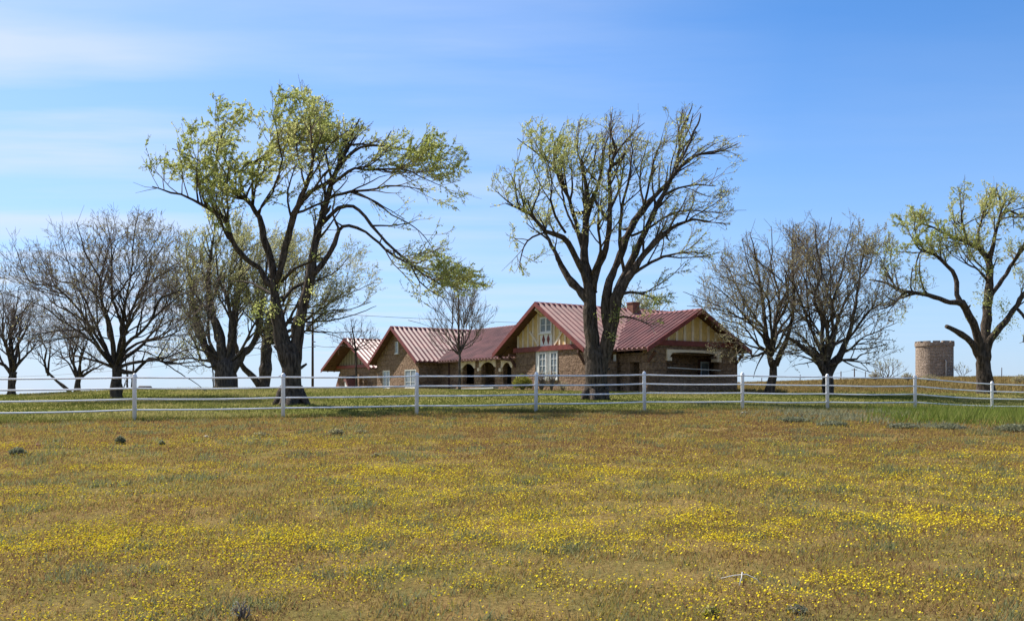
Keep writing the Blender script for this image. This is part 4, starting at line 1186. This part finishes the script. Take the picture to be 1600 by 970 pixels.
in_ = HB(); rect_wall(in_, 'u', ua + 2.4, ua + 2.6, vs, ve, -.7, 2.6); in_.box(ua + .4, ua + 2.4, vs, ve, 2.35, 2.45)
in_.build('porch_wall', M['stone'], house)
HB().box(ua + .4, ua + 2.4, vs, ve, -.5, .0).build('porch_floor', M['concrete'], house)
HB().box(ua + 2.32, ua + 2.399, ar[1][0] + .1, ar[1][1] + .6, .0, 2.1).build('door', M['dark'], house)
for c in np.linspace(vs + 1.6, ar[0][0] - 2.2, 2):
    HB().box(ua - .06, ua - .001, c - .09, c + .09, -.5, ztop - .05).build('wall_post', M['soffit'], house)
# walk in front of the arcade: low stone wall with pale cap
lw = HB(); lw.box(ua - 2.2, ua - 1.9, vs + 1.0, ve - 2.6, -.7, .16); lw.build('low_wall', M['stone'], house)
cp = HB(); cp.prism([(ua - 2.27, vs + .9, .02), (ua - 2.27, ve - 2.6, .22), (ua - 2.27, ve - 2.6, .34), (ua - 2.27, vs + .9, .14)], (.45, 0, 0)); cp.build('wall_cap', M['concrete'], house)

# --- block E
wh3 = wE - ov; ue = uE + 1.35
w = HB()
beamE = on_u(545, 573, ue)[1]
o0, o1 = on_u(541, 590, ue)[0], on_u(559, 590, ue)[0]
rect_wall(w, 'u', ue, ue + .4, vE - wh3 + 1.2, vE + wh3, -.8, beamE - .15, [(o0, o1, -.8, 1.7)])
rect_wall(w, 'v', vE + wh3 - .4, vE + wh3, ue + .4, uD + 4, -.8, 2.2)
rect_wall(w, 'v', vE - wh3 + 1.2, vE - wh3 + 1.6, ue + .4, uD + 4, -.8, 2.2)
w.build('wall', M['stone'], house)
inn = HB(); inn.box(ue + 1.6, ue + 1.8, vE - wh3 + 1.6, vE + wh3 - .4, -.8, 2.2); inn.build('porch_wall', M['stone'], house)
bz1, bz2 = beamE - .15, beamE + .15
HB().box(ue - .1, ue + .1, vE - wh3 + .5, vE + wh3 + .2, bz1, bz2).build('beam', M['trim'], house)
g = HB(); gable_tri(g, ue + .1, ue + .2, vE, wh3, bz1, zE - .14, pE); gp = g.build('gable_panel', M['shaded_board'], house)
x = -wh3 + .6
while x < wh3:
    top = zE - .2 - pE*abs(x)
    if top > bz2 + .12: HB().box(ue + .03, ue + .1, vE + x - .09, vE + x + .09, bz2, top).build('batten', M['shaded_board'], gp)
    x += .68
# sloping red buttress at the far end
b = HB(); y_ = vE - wh3 + 1.2
b.prism([(ue + .1, y_, 2.0), (ue + .1, y_ - .35, 2.0), (ue + .1, y_ - 2.3, -.8), (ue + .1, y_, -.8)], (.5, 0, 0)); b.build('buttress', M['brick'], house)
for p in (563.5, 571):
    v_, _ = on_u(p, 590, ue - .5); c = HB(); c.box(ue - .75, ue - .4, v_ - .17, v_ + .17, -.8, 1.75 if p < 570 else 1.1); c.build('pillar', M['stone'], house)
# entry hood with white cheek
v_, _ = on_u(541, 590, ue - 1.0); h_ = HB()
h_.prism([(ue - 1.0, v_ - .35, -.7), (ue - 1.0, v_ + .35, -.7), (ue - 1.0, v_ + .25, .55), (ue - 1.0, v_ - .05, 1.05), (ue - 1.0, v_ - .35, 1.05)], (.3, 0, 0))
hd = h_.build('entry_hood', M['white'], house)
HB().prism([(ue - 1.1, v_ - .4, 1.06), (ue - 1.1, v_ - .0, 1.06), (ue - 1.1, v_ + .6, .3), (ue - 1.1, v_ + .75, .5), (ue - 1.1, v_ + .1, 1.3), (ue - 1.1, v_ - .4, 1.3)], (1.0, 0, 0)).build('hood_roof', M['roof'], hd)

# chimney
cu, cvv = 8.9, .2
ch = HB(); ch.box(cu - .34, cu + .34, cvv - .34, cvv + .34, zA - .8, zA + .42); ch.box(cu - .38, cu + .38, cvv - .38, cvv + .38, zA + .421, zA + .52)
ch.build('chimney', M['brick'], house)

# ------------------------------------------------------------------ fence
fence = empty('pipe_fence', (0, 0, 0))
tag(fence, 'white four rail pipe fence with round capped posts crossing the field', 'fence')
fr_py = {210: 589.7, 442: 589, 651: 587.7, 837: 586.6, 1007: 585.5, 1160: 586.7, 1293: 589, 1430: 590.4}
posts = []
for i, (px, y) in enumerate(fr_py.items()):
    d = 28.3 + 1.357 * i
    posts.append(((px - 800) / F * d, d, ZC + (YH - y) / F * d))
dx = posts[1][0] - posts[0][0]; dy = posts[1][1] - posts[0][1]
pre = [(posts[0][0] - dx*k_, posts[0][1] - dy*k_, posts[0][2] - .075*k_) for k_ in (3, 2, 1)]
posts = pre + posts
c = posts[-1]
side = [c]
d = 41.5
side.append(((1550 - 800)/F*d, d, ZC + (YH - 600)/F*d))
sx, sy = 5.6, 2.2
for k_ in range(1, 4): side.append((side[1][0] + sx*k_, side[1][1] + sy*k_, side[1][2] - .05*k_))
allposts = posts + side[1:]
random.seed(4)
for (x, y, zt) in allposts:
    g0 = min(h1(x, y), zt - 1.30) - .12
    tl = random.gauss(0, .03)
    p = MB(); zt2 = zt + .06
    p.tube([(x, y, g0), (x + tl*.5, y, zt2 - .05), (x + tl*.5, y, zt2), (x + tl*.5, y, zt2 + .05), (x + tl*.5, y, zt2 + .075)], [.066, .066, .072, .052, .02], 14)
    p.tube([(x + tl*.5, y, zt2 - .06), (x + tl*.5, y, zt2 - .03)], .078, 14)
    p.build('post', M['fence'], fence)
for run in (posts, side):
    for k_ in range(4):
        m = MB(); pts = []
        for i in range(len(run) - 1):
            a, b = run[i], run[i+1]
            for f in (0, .25, .5, .75):
                sag = .020 * math.sin(math.pi * f) * (1 + .5*math.sin(i*2.1 + k_))
                pts.append((a[0]+(b[0]-a[0])*f, a[1]+(b[1]-a[1])*f, a[2]+(b[2]-a[2])*f - .34*k_ - sag))
        pts.append((run[-1][0], run[-1][1], run[-1][2] - .34*k_))
        m.tube(pts, .027, 8); m.build('rail', M['fence'], fence)

# ------------------------------------------------------------------ tower
td = 112; tx = (1460 - 800)/F*td
tz = ZC + (YH - 589)/F*td
tr = 28/F*td * .97; tt = ZC + (YH - 533.5)/F*td - tz
tower = tag(empty('stone_tower', (tx, td, tz)), 'round crenellated tan stone tower standing on the low hill', 'tower')
def ring_wall(mb, r0, r1, z0, z1, a0=0, a1=2*math.pi, n=48):
    full = abs(a1 - a0 - 2*math.pi) < 1e-6
    m = n if full else n + 1
    pts = []
    for i in range(m):
        a = a0 + (a1 - a0)*i/n; c_, s_ = math.cos(a), math.sin(a)
        pts += [(r1*c_, r1*s_, z0), (r1*c_, r1*s_, z1), (r0*c_, r0*s_, z1), (r0*c_, r0*s_, z0)]
    fs = []
    for i in range(n):
        a, b = 4*i, 4*((i+1) % m)
        for q in range(4): fs.append((a+q, b+q, b+(q+1) % 4, a+(q+1) % 4))
    if not full: fs += [(0, 1, 2, 3), (4*n+3, 4*n+2, 4*n+1, 4*n)]
    mb.add(pts, fs)
mb = MB(); ring_wall(mb, tr - .45, tr, -1.2, tt - .62); mb.build('wall', M['tower_stone'], tower)
mb = MB(); ring_wall(mb, tr - .45, tr + .1, tt - .62, tt - .2); mb.build('parapet', M['tower_stone'], tower)
for i in range(12):
    a = i * math.pi/6
    mb = MB(); ring_wall(mb, tr - .4, tr + .08, tt - .2, tt, a, a + math.pi/6*.72, 5); mb.build('merlon', M['tower_stone'], tower)
mb = MB(); mb.tube([(.35, -tr - .1, -.6), (.35, -tr - .1, 1.9), (.3, -tr - .1, 2.05)], .06, 6); mb.build('pipe', M['concrete'], tower)
mb = MB(); ring_wall(mb, .01, tr - .45, tt - 1.2, tt - 1.1); mb.build('roof', M['concrete'], tower)

# ------------------------------------------------------------------ poles and wires
def pole(px, top, d, label, arm=True, trans=False, rad=.14, group=None):
    x, y, z = P3(px, top, d); g = h1(x, d) - .3
    o = tag(empty('utility_pole', (x, d, g)), label, 'utility pole', group)
    MB().tube([(0, 0, 0), (0, 0, z - g)], [rad, rad*.72], 8).build('post', M['pole'], o)
    if arm:
        MB().box(-.9, .9, -.13, -.0, z - g - .6, z - g - .46).build('crossarm', M['pole'], o)
        for q in (-.8, -.3, .3, .8): MB().tube([(q, -.06, z-g-.46), (q, -.06, z-g-.28)], .045, 6).build('insulator', M['steel'], o)
    if trans:
        b = MB(); b.tube([(-.42, 0, z-g-2.3), (-.42, 0, z-g-2.25), (-.42, 0, z-g-1.45), (-.42, 0, z-g-1.4)], [.2, .26, .26, .16], 12); b.build('transformer', M['steel'], o)
        for zz in (3.4, 3.9): MB().tube([(.0, -.1, z-g-zz), (.32, -.12, z-g-zz-.03)], .05, 6).build('bracket', M['steel'], o)
    return (x, d, z)
pt = pole(488.5, 482, 92, 'tall wooden utility pole with transformer left of the far gable', False, True)
q1 = pole(1335, 575, 300, 'tall distant utility pole on the skyline between tower and forked brown tree', True, rad=.25)
q2 = pole(1314, 580, 330, 'short distant utility pole on the skyline just right of the forked brown tree', False, rad=.25)
def wire(a, b, sag, label, r=.018):
    pts = []
    for i in range(17):
        f = i/16
        pts.append((a[0]+(b[0]-a[0])*f, a[1]+(b[1]-a[1])*f, a[2]+(b[2]-a[2])*f - sag*4*f*(1-f)))
    o = MB().tube(pts, r, 4).build('power_line', M['wire'], None)
    tag(o, label, 'power line')
ep = A0 + uE*U + (vE)*Vv
wire((pt[0], pt[1], pt[2] - 3.7), (ep[0] + .4, ep[1], zE + HG - .5), .3, 'sagging service wire from the wooden pole to the far gable', .022)
wire((pt[0], pt[1], pt[2] - .4), P3(1250, 500, 150), 1.0, 'long wire running from the pole behind the house roofs', .02)
wire((pt[0], pt[1], pt[2] - 3.9), P3(-60, 590, 130), .8, 'low wire running left from the wooden pole behind the trees', .02)
wire((q1[0], q1[1], q1[2] - .5), P3(1175, 588, 310), 1.6, 'distant wire running left from the skyline pole', .03)
wire((q1[0], q1[1], q1[2] - .5), P3(1430, 592, 320), 1.0, 'distant wire running right from the skyline pole towards the tower', .03)

# posts of a wire fence on the hill crest
for k_, (px, top, bot, lab) in enumerate(((1190, 590, 603, 'thin fence post on the hill nearest the porch corner'), (1250, 585, 600, 'thin fence post on the hill between the two brown trees'), (1300, 584, 599, 'thin fence post on the hill behind the forked brown trunk'), (1352, 580, 597, 'thin fence post on the hill left of the scrubby bush'), (1565, 574, 592, 'thin tall post on the hill right of the gnarled elm'))):
    d = 100; x, _, z = P3(px, top, d); g = h1(x, d)
    o = MB().tube([(0, 0, -.3), (.02, 0, (z-g)*.97), (.02, 0, z-g)], [.045, .04, .02], 6).build('fence_post', M['pole'])
    o.location = (x, d, g)
    tag(o, lab, 'fence post', 'posts of the wire fence on the hill')

# ------------------------------------------------------------------ shrubs and bits on the ground
def shrub(px, py, wpx, hpx, d, label, mat='shrub', n=500, seed=1, stems=26, name='shrub', cat='shrub', wood='twig', lsz=.05, up=1.0):
    rg = np.random.default_rng(seed); rr = random.Random(seed)
    k_ = d / F; x = (px - 800)*k_; g = h1(x, d)
    o = tag(empty(name, (x, d, g)), label, cat)
    w_, h_ = wpx*k_/2, hpx*k_
    mb = MB()
    for _ in range(stems):
        a = rr.random()*6.283; s_ = rr.random()**.5
        e = (math.cos(a)*w_*s_, math.sin(a)*w_*s_*.8, h_*(1 - .45*s_*s_)*rr.uniform(.75, 1.05))
        m_ = (e[0]*.4 + rr.gauss(0, .02), e[1]*.4, e[2]*.55)
        r_ = max(.006, .012*h_)
        mb.tube([(e[0]*.08, e[1]*.08, -.04), m_, e], [r_*1.3, r_, r_*.5], 4)
    mb.build('stems', M[wood], o)
    if n:
        a = rg.random(n)*6.283; s_ = rg.random(n)**.5
        c = np.stack([np.cos(a)*w_*s_, np.sin(a)*w_*s_*.8, h_*(1 - .5*s_*s_)*(.25 + .8*rg.random(n))], -1)
        d_ = rg.normal(0, 1, (n, 3)) + np.array([0, 0, up]); d_ /= np.linalg.norm(d_, axis=1, keepdims=True)
        x_ = np.cross(d_, rg.normal(0, 1, (n, 3))); x_ /= np.linalg.norm(x_, axis=1, keepdims=True)
        sz = lsz*(.6 + .8*rg.random((n, 1)))
        V = np.stack([c - d_*sz*.5, c + x_*sz*.25, c + d_*sz*.6, c - x_*sz*.25], 1).reshape(-1, 3)
        link('foliage', np_mesh('foliage', V, [np.arange(4*n).reshape(-1, 4)], False, None, {'tint': np.repeat(rg.random(n), 4)}), M[mat], o)
    return o
def gd(py, px=800):
    """distance at which the ground shows at image row py"""
    ds = np.arange(4, 60, .05); t_ = (px - 800)/F
    yy = YH + (ZC - hz(ds*t_, ds))/ds*F
    return float(ds[np.argmax(yy < py)])
shrub(188, 694, 15, 12, gd(694, 188), 'dark round shrub in the meadow below the nearest fence post', n=420, seed=1, lsz=.06, wood='twig_dark')
shrub(28, 711, 24, 11, gd(711, 28), 'pale green sage clump at the left edge of the meadow', n=520, seed=2, lsz=.07)
shrub(253, 697, 9, 9, gd(697, 253), 'tiny green sage clump right of the dark round shrub', n=200, seed=3, lsz=.05)
shrub(525, 681, 27, 12, gd(681, 525), 'wide twiggy brown shrub in the meadow below the big elm', mat='bud', n=260, seed=4, stems=60, lsz=.05)
shrub(408, 682, 30, 7, gd(682, 408), 'flat dark twiggy clump left of the wide twiggy shrub', mat='bud', n=160, seed=5, stems=40, wood='twig_dark')
shrub(565, 677, 22, 6, gd(677, 565), 'small flat brown clump touching the right of the wide twiggy shrub', mat='bud', n=160, seed=6, stems=30)
shrub(588, 714, 16, 6, gd(714, 588), 'low dark clump in the middle distance of the meadow below the wide twiggy shrub', mat='bud', n=120, seed=7, stems=24, wood='twig_dark')
shrub(376, 968, 34, 30, gd(968, 376), 'pale grey green plant at the bottom edge of the meadow', n=60, seed=8, lsz=.018, stems=20, mat='pale_leaf', wood='twig')
shrub(1110, 964, 26, 20, gd(964, 1110), 'green tuft at the bottom edge right of the pale plant', n=120, seed=9, lsz=.025, mat='bush', stems=16)
shrub(1245, 960, 34, 14, gd(960, 1245), 'grey tuft at the bottom edge near the fallen white twigs', n=120, seed=10, lsz=.025, stems=16)
shrub(1240, 656, 50, 9, gd(660, 1240), 'grey sage shrub below the right fence posts', n=900, seed=11, lsz=.07)
shrub(1300, 662, 46, 8, gd(666, 1300), 'grey sage shrub left of the tall grass', n=800, seed=12, lsz=.07)
shrub(1410, 668, 50, 8, gd(669, 1410), 'dark low shrub at the left tip of the tall grass', n=700, seed=13, lsz=.06, wood='twig_dark')
shrub(1585, 672, 60, 11, gd(674, 1585), 'dark green shrub under the tall grass at the right edge', n=900, seed=14, lsz=.07)
shrub(1480, 668, 56, 9, gd(671, 1480), 'grey green shrub along the front of the tall grass', n=800, seed=15, lsz=.06)
# planting at the house wall
shrub(816, 612, 32, 25, 60.5, 'bright yellow green bush against the house wall beside the arcade', mat='bush', n=1300, seed=20, lsz=.13, stems=30, name='bush', cat='bush')
shrub(846, 612, 20, 34, 59.5, 'leafless reddish shrub under the big front window', mat='bud', n=120, seed=21, stems=46, lsz=.08)
shrub(862, 612, 18, 36, 58.5, 'leafless reddish shrub right of the big front window', mat='bud', n=120, seed=22, stems=40, lsz=.08)
shrub(880, 612, 20, 18, 57.5, 'low leafless shrub at the stone corner by the downspout', mat='bud', n=160, seed=23, stems=40, lsz=.08)
shrub(1368, 600, 22, 16, 88, 'brown dead bush on the slope left of the fence corner', mat='bud', n=260, seed=24, stems=60, lsz=.12)
shrub(1418, 602, 20, 14, 84, 'brown dead bush on the slope below the stone tower', mat='bud', n=240, seed=25, stems=60, lsz=.12)
shrub(1453, 603, 30, 12, 82, 'wide brown dead bush on the slope in front of the stone tower', mat='bud', n=260, seed=26, stems=70, lsz=.12)
shrub(1592, 606, 24, 14, 78, 'brown dead bush on the slope at the right edge', mat='bud', n=240, seed=27, stems=60, lsz=.12)

# fallen sun bleached twigs and a few stones
d = gd(912, 1155); x = (1155 - 800)/F*d; z = h1(x, d)
o = tag(empty('fallen_branch', (x, d, z)), 'bleached white fallen branch lying among the flowers', 'branch')
mb = MB()
mb.tube([(-.14, .02, .04), (-.05, 0, .065), (.05, -.02, .08), (.12, -.05, .05), (.15, -.08, .02)], [.003, .0045, .0045, .0035, .002], 6)
mb.tube([(.02, -.015, .095), (.0, -.07, .06), (-.03, -.12, .01)], [.005, .004, .003], 6)
mb.build('stem', M['concrete'], o)
def rock(px, py, s, label, seed, mat='soil_stone'):
    d = gd(py, px); x = (px - 800)/F*d; rr = random.Random(seed)
    import bmesh
    bm = bmesh.new(); bmesh.ops.create_icosphere(bm, subdivisions=2, radius=s)
    for v in bm.verts: v.co = v.co * rr.uniform(.75, 1.15); v.co.z *= .55
    me = bpy.data.meshes.new('rock'); bm.to_mesh(me); bm.free()
    o = link('rock', me, M[mat]); o.location = (x, d, h1(x, d) + s*.25)
    tag(o, label, 'rock', 'small stones in the meadow')
rock(322, 684, .08, 'small pale stone in the meadow left of the flat dark clump', 1)
rock(60, 697, .07, 'small brown stone right of the pale sage clump', 2, 'brick')
rock(402, 688, .05, 'tiny dark stone below the flat dark clump', 3, 'pole')
rock(1162, 647, .12, 'flat pale stone beneath the fence near the porch', 4)
rock(1396, 668, .14, 'grey stone beside the dark low shrub', 5)
# dark trough on the lawn crest
d = 62; x, _, z = P3(226, 604, d)
o = MB(); o.tube([(-.4, 0, .14), (-.38, 0, .16), (.4, .1, .16), (.42, .1, .14)], [.1, .14, .13, .09], 8)
o = o.build('log', M['pole']); o.location = (x, d, h1(x, d)); tag(o, 'dark log lying on the lawn crest right of the broad bare tree', 'log')

# ------------------------------------------------------------------ light, sky, camera
AZ = (-.80, .60); EL = R(46)
ns = math.hypot(*AZ); sx_, sy_ = AZ[0]/ns, AZ[1]/ns
sun_dir = Vector((sx_*math.cos(EL), sy_*math.cos(EL), math.sin(EL)))
sl = bpy.data.lights.new('sun', 'SUN'); sl.energy = 4.4; sl.angle = R(.55); sl.color = (1, .95, .87)
so = bpy.data.objects.new('sun', sl); COL.objects.link(so)
so.rotation_euler = sun_dir.to_track_quat('Z', 'Y').to_euler(); so.location = (-40, 40, 60)

wd = bpy.data.worlds.new('World'); scn.world = wd; wd.use_nodes = True
nt = wd.node_tree; nt.nodes.clear()
out = nt.nodes.new('ShaderNodeOutputWorld'); bg = nt.nodes.new('ShaderNodeBackground')
sky = nt.nodes.new('ShaderNodeTexSky'); sky.sky_type = 'NISHITA'; sky.sun_disc = False
sky.sun_elevation = EL; sky.sun_rotation = math.atan2(sx_, sy_)
sky.altitude = 900; sky.air_density = 1.0; sky.dust_density = .35; sky.ozone_density = 2.2
tc = nt.nodes.new('ShaderNodeTexCoord')
sp = nt.nodes.new('ShaderNodeSeparateXYZ'); nt.links.new(tc.outputs['Generated'], sp.inputs[0])
# thin cirrus on a high flat layer
zz = mth(nt, 'MAXIMUM', sp.outputs[2], .04)
cx = mth(nt, 'DIVIDE', sp.outputs[0], zz); cy = mth(nt, 'DIVIDE', sp.outputs[1], zz)
cb = nt.nodes.new('ShaderNodeCombineXYZ'); nt.links.new(cx, cb.inputs[0]); nt.links.new(cy, cb.inputs[1])
mp = node(nt, 'ShaderNodeMapping'); mp.inputs['Rotation'].default_value = (0, 0, R(-68)); mp.inputs['Scale'].default_value = (.30, 1.15, 1)
nt.links.new(cb.outputs[0], mp.inputs[0])
c1 = noise(nt, mp.outputs[0], .9, 8, .56)
c2 = noise(nt, cb.outputs[0], .35, 3)
streak = mth(nt, 'MULTIPLY', mth(nt, 'MULTIPLY', mth(nt, 'SUBTRACT', c1, .40, clamp=True), 4.2, clamp=True), mth(nt, 'MULTIPLY', mth(nt, 'SUBTRACT', c2, .30, clamp=True), 3.0, clamp=True), clamp=True)
lf = mth(nt, 'MULTIPLY_ADD', sp.outputs[0], -.95, .27, clamp=True)
cl = mth(nt, 'MULTIPLY', lf, mth(nt, 'MULTIPLY_ADD', streak, 1.5, .46), clamp=True)
cl = mth(nt, 'ADD', cl, mth(nt, 'MULTIPLY', streak, .10), clamp=True)
tint = nt.nodes.new('ShaderNodeMix'); tint.data_type = 'RGBA'; tint.blend_type = 'MULTIPLY'; tint.inputs[0].default_value = 1
nt.links.new(sky.outputs[0], tint.inputs[6]); tint.inputs[7].default_value = (.52, .86, 1.17, 1)
hzf = mth(nt, 'POWER', mth(nt, 'SUBTRACT', 1.0, mth(nt, 'MULTIPLY', mth(nt, 'MAXIMUM', sp.outputs[2], 0), 2.6, clamp=True), clamp=True), 1.7)
base = mix(nt, mth(nt, 'MULTIPLY', hzf, .85), tint.outputs[2], (3.4, 4.0, 5.2))
skc = mix(nt, mth(nt, 'MULTIPLY', cl, .8, clamp=True), base, (4.6, 5.1, 6.0))
nt.links.new(skc, bg.inputs[0]); bg.inputs[1].default_value = .084
nt.links.new(bg.outputs[0], out.inputs[0])

cam = bpy.data.cameras.new('camera'); co = bpy.data.objects.new('camera', cam); COL.objects.link(co)
co.location = (0, 0, ZC); co.rotation_euler = (R(90), 0, 0)
cam.sensor_width = 36; cam.sensor_fit = 'HORIZONTAL'; cam.lens = F/1600*36; cam.shift_y = (YH - 485)/1600
cam.clip_start = .1; cam.clip_end = 20000
scn.camera = co
scn.view_settings.view_transform = 'Standard'; scn.view_settings.look = 'None'
scn.view_settings.exposure = 1.0; scn.view_settings.gamma = 1
scn.cycles.max_bounces = 6; scn.cycles.transparent_max_bounces = 4
